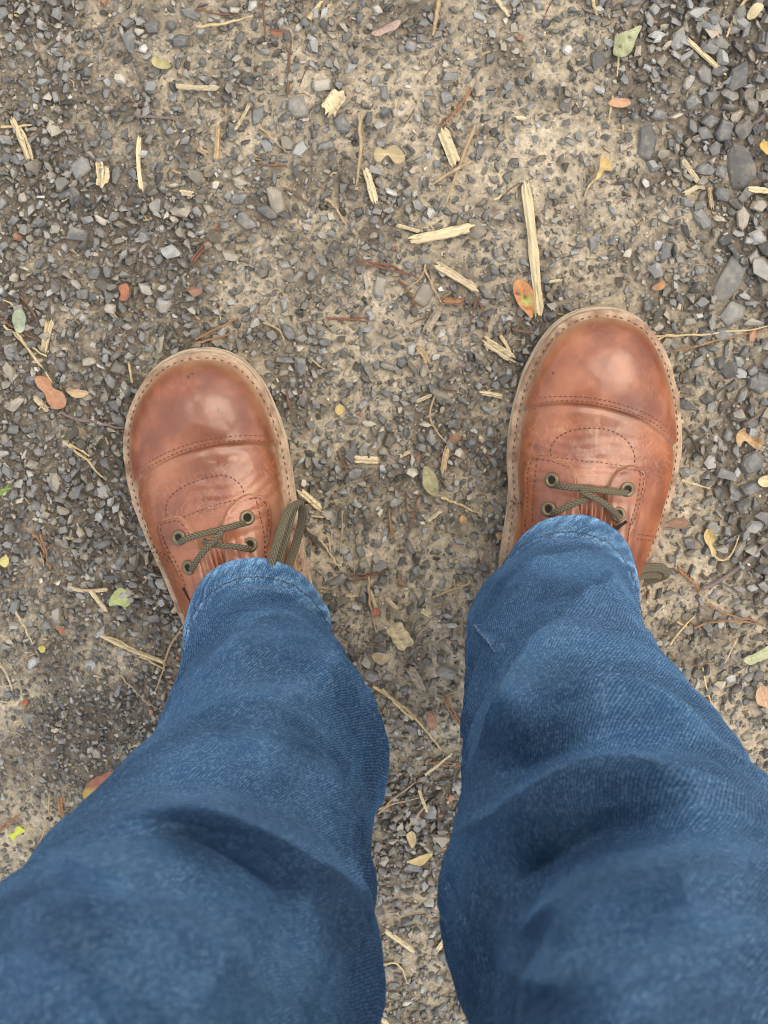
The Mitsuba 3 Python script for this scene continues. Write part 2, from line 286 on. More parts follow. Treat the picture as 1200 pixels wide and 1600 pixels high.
def make_shoe(which, spec, seed):
    t = numbered('person__shoe')
    lab(t, which + ' shoe of dusty chestnut leather with a stitched toe cap and pale sole')
    O = smooth_path(spec['sole'], 360, closed=True)
    if Polygon(O).exterior.is_ccw is False: O = O[::-1].copy()
    tg = np.roll(O, -1, 0) - np.roll(O, 1, 0); tg /= np.linalg.norm(tg, axis=1, keepdims=True)
    inn = np.stack([-tg[:, 1], tg[:, 0]], 1)
    T_, H_ = np.array(spec['axis'])
    ax = (H_ - T_) / np.linalg.norm(H_ - T_); LA = np.linalg.norm(H_ - T_)
    def rings(prof, wob=0.0):
        rs = [np.c_[O + inn * i, np.full(len(O), z)] for i, z in prof]
        v = np.stack(rs, 1).reshape(-1, 3)
        return v, tri(grid_faces(len(O), len(prof), wrap_u=True))
    # sole: pale crepe edge, slightly rounded and uneven
    v, f = rings([(.030, .0005), (.006, -.0005), (.0022, .0015), (.0012, .006), (.0010, .0125), (.0016, .0185), (.0030, .0218), (.012, .0222)])
    nz = meshkit.fbm(v * 90, 3, seed) - 0.5
    v = v + np.c_[nz * 0.0012, nz * 0.0010, nz * 0.0004]
    part(t, 'sole', (v, f), 'sole_mat', smooth=50, label='pale crepe sole edge')
    v, f = rings([(.010, .0222), (.0022, .0222), (.0010, .0232), (.0008, .0252), (.0020, .0266), (.0068, .0270), (.0082, .0262), (.012, .0262)])
    nz = meshkit.fbm(v * 160, 3, seed + 4) - 0.5
    part(t, 'welt', (v + np.c_[nz * .0014, nz * .0012, nz * 0.0014], f), 'welt_mat', smooth=50, label='dusty leather welt with dark stitches')
    # rope-like rand between welt and upper
    rp = smooth_path(np.c_[O + inn * 0.0073], 420, closed=True)
    zr = 0.0278 + 0.0004 * np.sin(np.arange(420) * 1.9)
    rr = 0.0015 + 0.00035 * np.sin(np.arange(420) * 2 * np.pi / 3.5)
    pr = np.c_[rp, zr]
    v, f = tube(np.vstack([pr, pr[:1]]), np.r_[rr, rr[0]], 7, cap=False)
    part(t, 'rand', (v, f), 'welt_mat', smooth=True)
    # upper
    m = 110
    base = O + inn * 0.0072
    s = np.clip((base - T_) @ ax, 0, LA)
    M = T_ + s[:, None] * ax
    tau = np.linspace(0, 1, m) ** 0.9 * np.pi / 2
    nn = 2.45 - 0.45 * sstep(0.03, 0.10, s)
    g = 1 - np.cos(tau)[None, :] ** (2 / nn[:, None]); k = np.sin(tau)[None, :] ** (2 / nn[:, None])
    bulge = 0.0022 * np.sin(np.clip(tau / (np.pi / 2) * 2.2, 0, 1) * np.pi)[None, :] * sstep(-.2, 0.4, (base - T_) @ ax * -1 + .1)[:, None]
    xy = base[:, None] + (M - base)[:, None] * g[..., None] - inn[:, None] * bulge[..., None]
    zz = 0.0262 + (ridge_z(s)[:, None] - 0.0262) * k
    V = np.concatenate([xy, zz[..., None]], -1)
    # relax the crown so that the fan over the toe joins the ridge without a crease
    for _ in range(60):
        W = V.copy()
        W[:, 1:-1] = 0.25 * (V[:, :-2] + V[:, 2:]) [:, :] + 0.25 * (np.roll(V, 1, 0) + np.roll(V, -1, 0))[:, 1:-1]
        wgt = (sstep(0.25, 0.8, np.linspace(0, 1, m)) * 0.8)[None, :, None]
        V = V * (1 - wgt) + W * wgt
    v = V.reshape(-1, 3); f = tri(grid_faces(len(O), m, wrap_u=True))
    nv = normals_of(v, f)
    if nv[:, 2].mean() < 0: f = f[:, ::-1]; nv = -nv
    # signed distance to the toe-cap seam: positive on the cap
    cl = smooth_path(spec['cap'], 300)
    tr = cKDTree(cl)
    def capq(xy_):
        dd, ii = tr.query(xy_); ii = np.clip(ii, 1, len(cl) - 2)
        tt = cl[ii + 1] - cl[ii - 1]; r = xy_ - cl[ii]
        side = tt[:, 0] * r[:, 1] - tt[:, 1] * r[:, 0]
        return dd * np.sign(side)
    q = capq(v[:, :2])
    if q[np.argmin(np.linalg.norm(v[:, :2] - T_ + ax * 0.03, axis=1))] < 0: q = -q
    sv = (v[:, :2] - T_) @ ax; lat = (v[:, :2] - T_) @ np.array([ax[1], -ax[0]])
    # leather relief: soft dents, flex creases behind the cap, puckers under the laces
    soft = (meshkit.fbm(v * 28, 3, seed + 9) - 0.5) * 0.0034 + (meshkit.fbm(v * 120, 2, seed + 2) - 0.5) * 0.0007
    wv = meshkit.fbm(v * np.array([20, 20, 20]), 2, seed + 5) * 0.02
    crease = np.sin((sv + wv * 1.2) / 0.0065 * 2 * np.pi) * gauss(sv - 0.034, 0.018) * 0.00042 * (0.4 + meshkit.fbm(v * 60, 2, 7)) * (q < 0)
    puck = -0.006 * gauss(lat, 0.016) * sstep(0.045, 0.06, sv) + 0.0022 * np.sin(lat / 0.007 * 2 * np.pi + wv * 90) * gauss(lat, 0.02) * sstep(0.05, 0.075, sv)
    dip = -0.0010 * np.exp(-((q + 0.0015) / 0.0022) ** 2) * (q < 0.001)
    v = v + nv * (soft + crease + puck + dip)[:, None]
    low = 1 - sstep(0.004, 0.020, v[:, 2] - 0.0262)
    dust = 0.75 * low + 0.12 * np.exp(-(np.maximum(-q, 0) / 0.006) ** 2) * (q < 0)
    if which == 'left': dust += 0.45 * sstep(0.02, 0.06, sv) * sstep(0.015, 0.045, np.abs(lat)) * ((lat * np.sign(T_[0])) > 0)
    wear = 0.35 + 0.9 * gauss(sv - 0.028, 0.022) * (q < 0) + 0.3 * gauss(v[:, 2] - 0.035, 0.01)
    ex = np.c_[dust + .06 * v[:, 0], wear + .06 * v[:, 1], nv]
    cap_v, cap_f = clip_field(v, f, q, ex)
    vm_v, vm_f = clip_field(v, f, -(q - 0.0006), ex)
    qq = cap_v[:, -1]
    cap3 = cap_v[:, :3] + cap_v[:, 5:8] * (0.0013 * np.sqrt(np.clip(qq / 0.0012, 0, 1)) + 0.00025)[:, None]
    part(t, 'vamp', (vm_v[:, :3], vm_f), 'leather_mat', smooth=True, uv=vm_v[:, 3:5], label='scuffed leather vamp and quarters')
    uvc = cap_v[:, 3:5].copy(); uvc[:, 0] += 0.30 * np.exp(-(qq / 0.0008) ** 2)
    part(t, 'toe_cap', (cap3, cap_f), 'leather_mat', smooth=True, uv=uvc, label='rounded shiny toe cap')
    zi = LinearNDInterpolator(np.vstack([v[:, :2]]), v[:, 2] + np.where(q > 0, 0.0014, 0))
    from scipy.interpolate import NearestNDInterpolator
    zn = NearestNDInterpolator(v[:, :2], v[:, 2])
    def zs(xy_):
        a = zi(xy_); return np.where(np.isnan(a), zn(xy_), a)
    def nrm(xy_):
        e = 0.0015; gx_ = (zs(xy_ + [e, 0]) - zs(xy_ - [e, 0])) / (2 * e); gy_ = (zs(xy_ + [0, e]) - zs(xy_ - [0, e])) / (2 * e)
        n_ = np.c_[-gx_, -gy_, np.ones(len(xy_))]; return n_ / np.linalg.norm(n_, axis=1, keepdims=True)
    stitch, welt_st = [], []
    def stitches(path, off, dash=0.0019, gap=0.0013, r=0.00036):
        p = np.asarray(path); L = np.linalg.norm(np.diff(p, axis=0), axis=1).sum()
        p = smooth_path(p, max(int(L / 0.0004), 8)); d_ = np.r_[0, np.cumsum(np.linalg.norm(np.diff(p, axis=0), axis=1))]
        a = 0.0
        while a + dash < d_[-1]:
            qx = np.stack([np.interp([a, a + dash / 2, a + dash], d_, p[:, k]) for k in (0, 1)], 1)
            n_ = nrm(qx); b = np.c_[qx, zs(qx)] + n_ * np.array([[off - .0002], [off + .0001], [off - .0002]])
            stitch.append(tube(b, [r * .7, r, r * .7], 5)); a += dash + gap
    def shift(path, d_):
        p = smooth_path(path, 60); tt = np.gradient(p, axis=0); tt /= np.linalg.norm(tt, axis=1, keepdims=True)
        return p + np.c_[-tt[:, 1], tt[:, 0]] * d_
    onshoe = Polygon(O + inn * 0.0092)
    inside = lambda p: np.array([w for w in p if onshoe.contains(Point(w))])
    sg = 1 if capq(shift(spec['cap'], 0.004)[30:31])[0] * (1 if (capq(T_[None] - ax * 0.03)[0] > 0) else -1) > 0 else -1
    for d_ in (0.0028, 0.0056): stitches(inside(shift(spec['cap'], sg * d_)), 0.0004)
    stitches(spec['oval'], 0.0001, r=0.0005); stitches(spec['oval_low'], 0.0001)
    for sm in spec['seams']: stitches(sm, 0.0003); stitches(shift(sm, 0.003), 0.0003)
    # welt stitches lie across the welt's middle
    wl = smooth_path(O + inn * 0.0042, 1200, closed=True)
    for i in range(0, 1200, 9):
        if i + 5 < 1200:
            j_ = int(2 * meshkit.noise(np.array([i * .37, seed, .5])))
            b = np.c_[wl[i + j_:i + j_ + 5:2], [0.0268, 0.0273, 0.0268]]; welt_st.append(tube(b, [.00025, .00040, .00025], 5))
    part(t, 'welt_stitching', cat(welt_st), 'welt_thread_mat', smooth=True, kind='stuff')
    # facings with their eyelets
    vamp_zs = zs
    for poly, row in spec['tabs']:
        B = smooth_path(poly, 150, closed=True); pg = Polygon(B)
        x0, y0, x1, y1 = pg.bounds; gx_, gy_ = np.meshgrid(np.arange(x0, x1, .0011), np.arange(y0, y1, .0011))
        pts = np.c_[gx_.ravel(), gy_.ravel()]; pts = pts[shapely.contains_xy(pg.buffer(-0.0005), pts[:, 0], pts[:, 1])]
        ring2 = np.array(pg.buffer(-0.0003).exterior.coords)[:-1]
        P2 = np.vstack([B, pts]); dl = Delaunay(P2); F2 = dl.simplices
        cen = P2[F2].mean(1); F2 = F2[shapely.contains_xy(pg, cen[:, 0], cen[:, 1])]
        de = shapely.distance(pg.exterior, shapely.points(P2))
        top = 0.0036 * np.sqrt(np.clip(de / 0.0013, 0, 1)) - 0.0003
        groove = -0.0005 * np.exp(-((de - 0.0030) / 0.0007) ** 2)
        # smooth support under the facing, so that the tongue's puckers do not print through
        zz_ = np.array(zs(P2)); zz_ += 0.003 * gauss((P2 - T_) @ np.array([ax[1], -ax[0]]), 0.014)
        v3 = np.c_[P2, zz_] + nrm(P2) * (top + groove)[:, None]
        n3 = normals_of(v3, F2)
        if n3[:, 2].mean() < 0: F2 = F2[:, ::-1]
        wr = 0.3 + 0.5 * np.exp(-(de / 0.0016) ** 2)
        part(t, 'facing', (v3, F2), 'leather_mat', smooth=True, uv=np.c_[0.85 * np.exp(-(de / 0.0009) ** 2), wr] + .06 * P2)
        base_off = 0.0036
        ed = np.array(pg.buffer(-0.0031).exterior.coords)
        stitches(ed[:int(len(ed) * .98)], base_off - 0.0004); stitches(row, base_off)
    for e in np.array(spec['eyelets']):
        n_ = nrm(e[None])[0]; c_ = np.array([*e, zs(e[None])[0]]) + n_ * 0.0046
        a_ = np.cross(n_, [1, 0, 0]); a_ /= np.linalg.norm(a_); b_ = np.cross(n_, a_)
        th = np.arange(28) * 2 * np.pi / 28; ps = np.arange(10) * 2 * np.pi / 10
        R_, r_ = 0.0037, 0.0014
        ring = (np.cos(th)[:, None, None] * a_ + np.sin(th)[:, None, None] * b_) * (R_ + r_ * np.cos(ps))[None, :, None] + n_ * (r_ * 0.7 * np.sin(ps))[None, :, None]
        part(t, 'eyelet', ((c_ + ring).reshape(-1, 3), tri(grid_faces(28, 10, True, True))), 'brass_mat', smooth=True)
        hole = np.vstack([c_ + n_ * 0.0001, c_ + n_ * 0.0001 + 0.0031 * (np.cos(th)[:, None] * a_ + np.sin(th)[:, None] * b_)])
        kk = np.arange(28)
        part(t, 'eyelet_hole', (hole, np.stack([kk * 0, kk + 1, (kk + 1) % 28 + 1], 1)), 'dark_mat')
    lm, luv = [], []
    for L_ in spec['laces']:
        p = smooth_path(L_, 40); p[:, 2] = np.maximum(p[:, 2], zs(p[:, :2]) + 0.0064 * np.sin(np.clip(np.linspace(0.25, 3.0, 40), 0, 3)) ** 0.5)
        n_ = nrm(p[:, :2]); n_ = n_ * 0.5 + [0, 0, 0.6]
        v_, f_, uv_ = ribbon(p, n_, 0.0042, 0.0026); lm.append((v_, f_)); luv.append(uv_)
    part(t, 'shoelace', cat(lm), 'lace_mat', smooth=True, uv=np.vstack(luv), label='olive woven shoelace crossing between the eyelets')
    lm, luv = [], []
    for L_ in spec['loops']:
        p = smooth_path(L_, 70)
        n_ = np.tile([0.25, 0.1, 1.0], (70, 1))
        if which == 'left':
            tt = np.gradient(p, axis=0); n_ = np.cross(tt, [0.0, 0.55, -1.0]); n_ = np.tile([-0.2, 0.55, 0.8], (70, 1)) * 1.0
        v_, f_, uv_ = ribbon(p, n_, 0.0062, 0.0026, 12); lm.append((v_, f_)); luv.append(uv_)
    part(t, 'lace_loop', cat(lm), 'lace_mat', smooth=True, uv=np.vstack(luv), label='loose loop of the lace bow sticking out at the side')
    tg_ = np.array(spec['tag']); p = np.c_[tg_, zs(tg_) + 0.0045]; p = np.vstack([p[0], (p[0] + p[1]) / 2, p[1]])
    v_, f_ = tube(p, 0.0012, 8); part(t, 'lace_tip', (v_, f_), 'dark_mat', smooth=40)
    part(t, 'stitching', cat(stitch), 'thread_mat', smooth=True, kind='stuff')
    return O
outlines = [make_shoe('left', SHOES['left'], 11), make_shoe('right', SHOES['right'], 31)]
SOLES = [Polygon(o).buffer(-0.002) for o in outlines]

# ---------------------------------------------------------------- jeans
# rings of each leg from the hem up: height, centre x, front y, half width, depth
LEFT_LEG = [(.1,-.0843,-.3937,.0485,.152),
 (.12,-.0822,-.4009,.0485,.148),
 (.135,-.0798,-.4009,.049,.147),
 (.16,-.076,-.4009,.0509,.146),
 (.2,-.07,-.3989,.0567,.145),
 (.25,-.0683,-.396,.063,.145),
 (.3,-.0675,-.39,.0617,.147),
 (.35,-.0699,-.3831,.0602,.15),
 (.4,-.0723,-.377,.063,.15),
 (.48,-.0766,-.3628,.0693,.155),
 (.55,-.0815,-.3516,.0758,.165),
 (.61,-.0857,-.345,.0819,.175),
 (.67,-.0924,-.3372,.0839,.18),
 (.75,-.0981,-.3227,.0859,.19),
 (.84,-.1009,-.3136,.087,.2),
 (.95,-.0957,-.2921,.0825,.21)]
RIGHT_LEG = [(.1,.1224,-.3644,.0461,.157),
 (.12,.1171,-.371,.0492,.153),
 (.135,.1134,-.3705,.0507,.152),
 (.16,.1097,-.3702,.051,.15),
 (.2,.1057,-.3694,.0503,.15),
 (.25,.1014,-.3656,.0515,.15),
 (.3,.1032,-.3601,.0568,.15),
 (.35,.1084,-.3562,.0622,.15),
 (.42,.1091,-.3508,.069,.155),
 (.49,.109,-.3446,.0751,.16),
 (.55,.111,-.3412,.0802,.17),
 (.6,.1151,-.3352,.0789,.175),
 (.66,.1216,-.3298,.0757,.18),
 (.72,.1202,-.3178,.0753,.185),
 (.84,.1102,-.2988,.0756,.2),
 (.95,.105,-.2797,.0787,.21)]
def leg(rows, folds, peak, seed, seam=9.0, nz=480, nt=380, hem=0.020):
    r = np.array(rows); z0, z1 = r[0, 0], r[-1, 0]
    zt = np.linspace(z0, z1, nz)
    ip = [PchipInterpolator(r[:, 0], r[:, k]) for k in (1, 2, 3, 4)]
    cx, yf, hw, ly = [q(zt)[:, None] for q in ip]
    th = np.linspace(0, 2 * np.pi, nt, endpoint=False)[None, :]      # 0 = front (+y), growing towards -x
    e = 2 / 2.25
    cx_, sx_ = np.cos(th), np.sin(th)
    x = cx - hw * np.sign(sx_) * np.abs(sx_) ** e
    y = yf - ly / 2 + ly / 2 * np.sign(cx_) * np.abs(cx_) ** e
    tilt = (1 - sstep(0, 0.12, zt - z0))[:, None]
    z = zt[:, None] + tilt * (y - yf) * 0.42
    nx, ny = -sx_ / hw, cx_ / (ly / 2); nl = np.hypot(nx, ny); nx, ny = nx / nl, ny / nl
    ths = (th + np.pi) % (2 * np.pi) - np.pi
    Zg = zt[:, None] + 0 * th; TH = ths + 0 * zt[:, None]
    d = 0 * Zg
    for (zc, tc, amp, wz, wt) in peak:
        dt = (TH - tc + np.pi) % (2 * np.pi) - np.pi
        d += amp * np.exp(-((Zg - zc) / wz) ** 2) * np.exp(-np.abs(dt / wt) ** 1.5)
    P3 = np.stack([x, y, z], -1)
    d += (meshkit.fbm(P3 * np.array([14, 14, 26]) + seed, 3, seed) - 0.5) * 0.007 * (0.3 + sstep(0, .05, Zg - z0))
    d += (meshkit.fbm(P3 * 60, 2, seed + 1) - 0.5) * 0.0016
    # drag lines: short ridges that run round the leg, mostly low down and at the sides
    Gq = np.stack([TH * 1.1 + Zg * 5, Zg * 34 + TH * 1.6 * np.sin(TH * 1.3 + seed), 0 * Zg + seed], -1)
    rid = 1 - np.abs(2 * meshkit.fbm(Gq, 2, seed + 20) - 1)
    d += 0.0064 * np.clip(rid - .55, 0, 1) / .45 * (0.35 + 0.65 * sstep(.42, .16, Zg)) * (0.4 + 0.6 * meshkit.noise(Gq * .5 + 9, 3)) * sstep(.02, .045, Zg - z0)
    d = gaussian_filter1d(gaussian_filter1d(d, 0.9, axis=0), 0.9, axis=1, mode='wrap')
    # the felled inseam: a flat raised band that bunches the cloth a little
    ds = (-TH - seam) * 0.07
    d += 0.0011 * sstep(.0062, .0048, np.abs(ds)) - 0.0008 * gauss(np.abs(ds) - .0072, .0018) + 0.0004 * np.sin(Zg / .014 * 6.283 + 2 * np.sin(Zg * 60)) * gauss(ds, .010)
    # hem puckers
    hz = zt[:, None] - z0
    d += np.sin(th * 40 + 3 * np.sin(th * 5) + hz * 160) * 0.0004 * gauss(hz - hem * .7, 0.010)
    d += 0.0024 * (1 - sstep(hem, hem + 0.0022, hz)) - 0.0010 * gauss(hz - hem + .0024, 0.0013)
    # the big folds: steps of cloth stacked down the leg, raised along the lie of its front (up and a little forward)
    lie = np.array([-cx.mean() * .9, .38, 1.0])
    base = np.stack([x, y, z], -1); F2 = (base[..., :2] - base[..., 2:] * lie[:2]).reshape(-1, 2)
    front = sstep(1.5, .95, np.abs(TH)); up_ = 0 * Zg
    for (line, amp, wh, wb) in folds:
        q = smooth_path(np.array(line), 200)
        dd, ii = cKDTree(q).query(F2); tt = np.gradient(q, axis=0)[ii]; rr_ = F2 - q[ii]
        hemw = tt[:, 0] * rr_[:, 1] - tt[:, 1] * rr_[:, 0] > 0
        e_ = np.minimum(ii, 199 - ii) / 199; k_ = np.where(hemw, wh, wb)
        if amp > 0: sd_ = np.where(hemw, np.exp(-(dd / .0022) ** 2) - .42 * dd / wh * np.exp(1 - dd / wh), np.exp(-(np.sqrt(dd ** 2 + .0016 ** 2) - .0016) / k_))
        else: sd_ = np.exp(-(dd / k_) ** 2)
        up_ += (amp * sd_ * sstep(0, .32, e_)).reshape(up_.shape)
    fade_ = front * sstep(.005, .05, Zg - z0)
    up_ = gaussian_filter1d(gaussian_filter1d(up_ * fade_, .8, axis=0), .8, axis=1, mode='wrap'); d = d + 0.07 * np.maximum(gaussian_filter1d(up_, .8, axis=0), 0)
    x = x + nx * d + lie[0] * up_; y = y + ny * d + lie[1] * up_; z = z + up_
    v = np.stack([x, y, z], -1)
    per = (hw + ly / 2) * 0.5
    arc = np.vstack([np.zeros((1, nt)), np.cumsum(np.linalg.norm(np.diff(v, axis=0), axis=2), axis=0)])
    arc = 0.35 * gaussian_filter1d(arc, 20, axis=1, mode='wrap') + 0.65 * arc[:, :].mean(1, keepdims=True)
    uv = np.stack([-ths * per + 0 * zt[:, None], z0 + arc], -1)
    return v, uv, zt, z0
def leg_meshes(v, uv, zt, z0, hem):
    # unwrapped columns so that the weave does not jump; the seam sits at the back
    k = np.argmax(uv[0, :, 0]); v = np.roll(v, -k, 1); uv = np.roll(uv, -k, 1)
    v = np.concatenate([v, v[:, :1]], 1); u2 = uv[:, :1].copy(); u2[..., 0] = -u2[..., 0]; uv = np.concatenate([uv, u2], 1)
    nz, nt = v.shape[:2]
    i = int(np.searchsorted(zt - z0, hem + 0.001))
    body = (v[i:].reshape(-1, 3), tri(grid_faces(nz - i, nt)), uv[i:].reshape(-1, 2))
    # hem band with its turned-in inner side
    inner = v[:i + 1][::-1].copy(); c = inner.mean(1, keepdims=True); inner = c + (inner - c) * np.array([0.965, 0.975, 1]) ; inner[-1, :, 2] = v[0, :, 2] + .0005
    band = np.concatenate([inner[:-1], v[:1] + (v[:1].mean(1, keepdims=True) - v[:1]) * 0.012 - [0, 0, .0008], v[:i + 1]], 0)
    ub = np.concatenate([uv[:i + 1][::-1][:-1] * 1.0, uv[:1], uv[:i + 1]], 0)
    return body, (band.reshape(-1, 3), tri(grid_faces(len(band), nt)), ub.reshape(-1, 2)), v, i
HEM = 0.020
# folds: the crest's line on the leg's front, laid flat along the lie of the cloth; its height, and its reach towards the hem and the body
LF = [([(-0.1437,-0.5313),(-0.1332,-0.5211),(-0.1134,-0.5059),(-0.0931,-0.4914),(-0.0823,-0.4853),(-0.0643,-0.4995),(-0.0448,-0.5249),(-0.0304,-0.5477)],0.08639999999999999,0.010799999999999999,0.0352),
      ([(-0.0774,-0.4811),(-0.0554,-0.4937),(-0.0367,-0.5186)],-0.0192,0.0048,0.0064),
      ([(-0.1376,-0.4787),(-0.1156,-0.4725),(-0.0919,-0.4677),(-0.0447,-0.482)],0.021599999999999998,0.0048,0.011200000000000002),
      ([(-0.0914,-0.4524),(-0.047,-0.4633)],0.014399999999999998,0.0035999999999999995,0.009600000000000001),
      ([(-0.1194,-0.4897),(-0.0924,-0.4768),(-0.0732,-0.4742)],0.016800000000000002,0.0035999999999999995,0.009600000000000001),
      ([(-0.1835,-0.596),(-0.1802,-0.5913),(-0.1639,-0.581),(-0.1399,-0.5762),(-0.1163,-0.5766),(-0.093,-0.5863),(-0.0724,-0.6003),(-0.0429,-0.6306)],0.0768,0.0096,0.022400000000000003),
      ([(-0.151,-0.5856),(-0.1326,-0.5913),(-0.1134,-0.6021),(-0.0952,-0.6186),(-0.0824,-0.6408)],-0.028799999999999996,0.012,0.0128),
      ([(-0.1835,-0.596),(-0.1639,-0.5938),(-0.1415,-0.5961),(-0.1223,-0.605),(-0.1067,-0.6198),(-0.0944,-0.6411)],0.08639999999999999,0.0132,0.0288),
      ([(-0.1837,-0.6087),(-0.1599,-0.6108),(-0.1373,-0.6212),(-0.1247,-0.6339)],0.043199999999999995,0.010799999999999999,0.024),
      ([(-0.1271,-0.5368),(-0.0949,-0.5254),(-0.0614,-0.5342)],0.0192,0.0096,0.022400000000000003),
      ([(-0.0657,-0.5568),(-0.0532,-0.5813),(-0.0478,-0.6057)],0.028799999999999996,0.006,0.016)]
RF = [([(0.088,-0.5634),(0.0997,-0.5406),(0.1117,-0.5171),(0.1297,-0.4889),(0.1467,-0.464),(0.1595,-0.4431)],0.0912,0.008400000000000001,0.036800000000000006),
      ([(0.0971,-0.5164),(0.109,-0.4903),(0.1211,-0.4645),(0.137,-0.4448)],-0.012,0.0096,0.0064),
      ([(0.1167,-0.534),(0.1392,-0.526),(0.1557,-0.5228),(0.1707,-0.526),(0.1942,-0.5403),(0.2087,-0.5563)],0.048,0.0096,0.019200000000000002),
      ([(0.0819,-0.5952),(0.1031,-0.5818),(0.1255,-0.5682),(0.1441,-0.5584),(0.1617,-0.5569),(0.181,-0.5624),(0.1997,-0.5661),(0.2153,-0.5735)],0.08639999999999999,0.010799999999999999,0.0256),
      ([(0.0995,-0.5797),(0.1277,-0.5617),(0.1523,-0.5502),(0.1769,-0.5542)],-0.0096,0.0096,0.009600000000000001),
      ([(0.1129,-0.6317),(0.1281,-0.6137),(0.14,-0.6027),(0.1586,-0.5935),(0.181,-0.5897),(0.2087,-0.5896)],0.0768,0.010799999999999999,0.022400000000000003),
      ([(0.1125,-0.6257),(0.1325,-0.6021),(0.1542,-0.5893),(0.1873,-0.5845)],-0.014399999999999998,0.0096,0.009600000000000001),
      ([(0.0851,-0.4623),(0.1078,-0.4416),(0.1348,-0.4334),(0.17,-0.4423)],0.024,0.0048,0.0128),
      ([(0.1045,-0.6505),(0.1406,-0.6219),(0.1808,-0.6077)],0.043199999999999995,0.0096,0.0208)]

LP = [(.245, -1.5, .007, .02, .4), (.58, -1.5, .004, .03, .4)]
RP = [(.53, 1.5, .005, .03, .4), (.15, 1.3, .005, .022, .4)]
bodies, thread, seam_thread = [], [], []
for rows, fo, pk, sd, se in ((LEFT_LEG, LF, LP, 3, 1.12), (RIGHT_LEG, RF, RP, 8, -1.5)):
    v, uv, zt, z0 = leg(rows, fo, pk, sd, se)
    body, band, vv, i = leg_meshes(v, uv, zt, z0, HEM)
    bodies.append(body)
    part('person', 'hem', band[:2], 'denim_worn_mat', smooth=True, uv=band[2], label='faded turned-up hem of the jeans')
    for off in (()):
        jj = int(round(((-(1.12 + off / .07)) % (2 * np.pi)) / (2 * np.pi) * v.shape[1])) % v.shape[1]
        col = v[i:i + 150, jj]; out = col - v[i:i + 150].mean(1); out[:, 2] = 0; out /= np.linalg.norm(out, axis=1, keepdims=True); col = gaussian_filter1d(col, 1.5, axis=0) + out * .0006
        d_ = np.r_[0, np.cumsum(np.linalg.norm(np.diff(col, axis=0), axis=1))]; t = 0
        while t + .003 < d_[-1]:
            b = np.stack([np.interp([t, t + .0015, t + .003], d_, col[:, k]) for k in range(3)], 1); seam_thread.append(tube(b, [.0003, .0005, .0003], 5)); t += .0036
    row = vv[max(i - 1, 1)]; cen = row.mean(0)
    a = np.linalg.norm(np.diff(row, axis=0), axis=1); d_ = np.r_[0, np.cumsum(a)]
    out = row - cen; out[:, 2] = 0; out /= np.linalg.norm(out, axis=1, keepdims=True)
    row = row + out * 0.0006
    t = 0
    while t + .003 < d_[-1]:
        b = np.stack([np.interp([t, t + .0015, t + .003], d_, row[:, k]) for k in range(3)], 1); thread.append(tube(b, [.0002, .00042, .0002], 5)); t += .0036
SEAMS = [[(0.0568,-0.4059,0.1914),(0.0579,-0.4053,0.1977),(0.0572,-0.3932,0.2382),(0.0581,-0.3923,0.2453),(0.059,-0.3915,0.2518),(0.0601,-0.3914,0.2565),(0.0611,-0.3914,0.2608),(0.061,-0.3847,0.2847),(0.0616,-0.3831,0.2937),(0.0626,-0.3835,0.2971),(0.0636,-0.3842,0.2993),(0.0646,-0.3849,0.3017),(0.0655,-0.3855,0.3042),(0.0665,-0.3864,0.306)]]
for line in SEAMS:
    p = smooth_path(np.array(line), 60); p = np.c_[gaussian_filter1d(p, 3, axis=0)]; up3 = np.tile([0, .6, .8], (60, 1))
    v_, f_, uv_ = ribbon(p, up3, .0080, .0026, 12, np.interp(np.linspace(0, 1, 60), [0, .06, .8, 1], [.5, 1, 1, .12]))
    part('person', 'seam', (v_, f_), 'denim_mat', smooth=True, uv=uv_ + [0, .13], label='raised stitched seam of the jeans')
    tt = np.gradient(p, axis=0); tt /= np.linalg.norm(tt, axis=1, keepdims=True); nr = up3 - (up3 * tt).sum(1, keepdims=True) * tt; nr /= np.linalg.norm(nr, axis=1, keepdims=True); sd_ = np.cross(tt, nr)
    for o in (-.0028, .0028):
        q = p + sd_ * o + nr * .0009; d_ = np.r_[0, np.cumsum(np.linalg.norm(np.diff(q, axis=0), axis=1))]; t = 0
        while t + .003 < d_[-1]:
            b = np.stack([np.interp([t, t + .0014, t + .0028], d_, q[:, k]) for k in range(3)], 1); seam_thread.append(tube(b, [.0002, .00042, .0002], 5)); t += .0036
if seam_thread: part('person', 'seam_stitching', cat(seam_thread), 'pale_thread_mat', smooth=True, kind='stuff')
# hips close the jeans above the frame
hz = np.linspace(0.80, 1.02, 30); th = np.linspace(0, 2 * np.pi, 121)
wx = np.interp(hz, [.80, .84, .92, 1.02], [.165, .185, .185, .165]); wy = np.interp(hz, [.80, .84, .92, 1.02], [.07, .105, .12, .11])
hv = np.stack([wx[:, None] * np.sign(np.cos(th)) * np.abs(np.cos(th)) ** .8, -0.435 + wy[:, None] * np.sin(th), hz[:, None] + 0 * th], -1)
huv = np.stack([th * .17 + 0 * hz[:, None], hz[:, None] + 0 * th], -1)
bodies.append((hv.reshape(-1, 3), tri(grid_faces(30, 121)), huv.reshape(-1, 2)))
m = cat([b[:2] for b in bodies])
part('person', 'jeans', m, 'denim_mat', smooth=True, uv=np.vstack([b[2] for b in bodies]), label='loose mid-blue denim jeans with soft folds')
part('person', 'hem_stitching', cat(thread), 'denim_thread_mat', smooth=True, kind='stuff')
lab('person', 'person standing astride in blue jeans and brown leather shoes, seen from above', 'person')
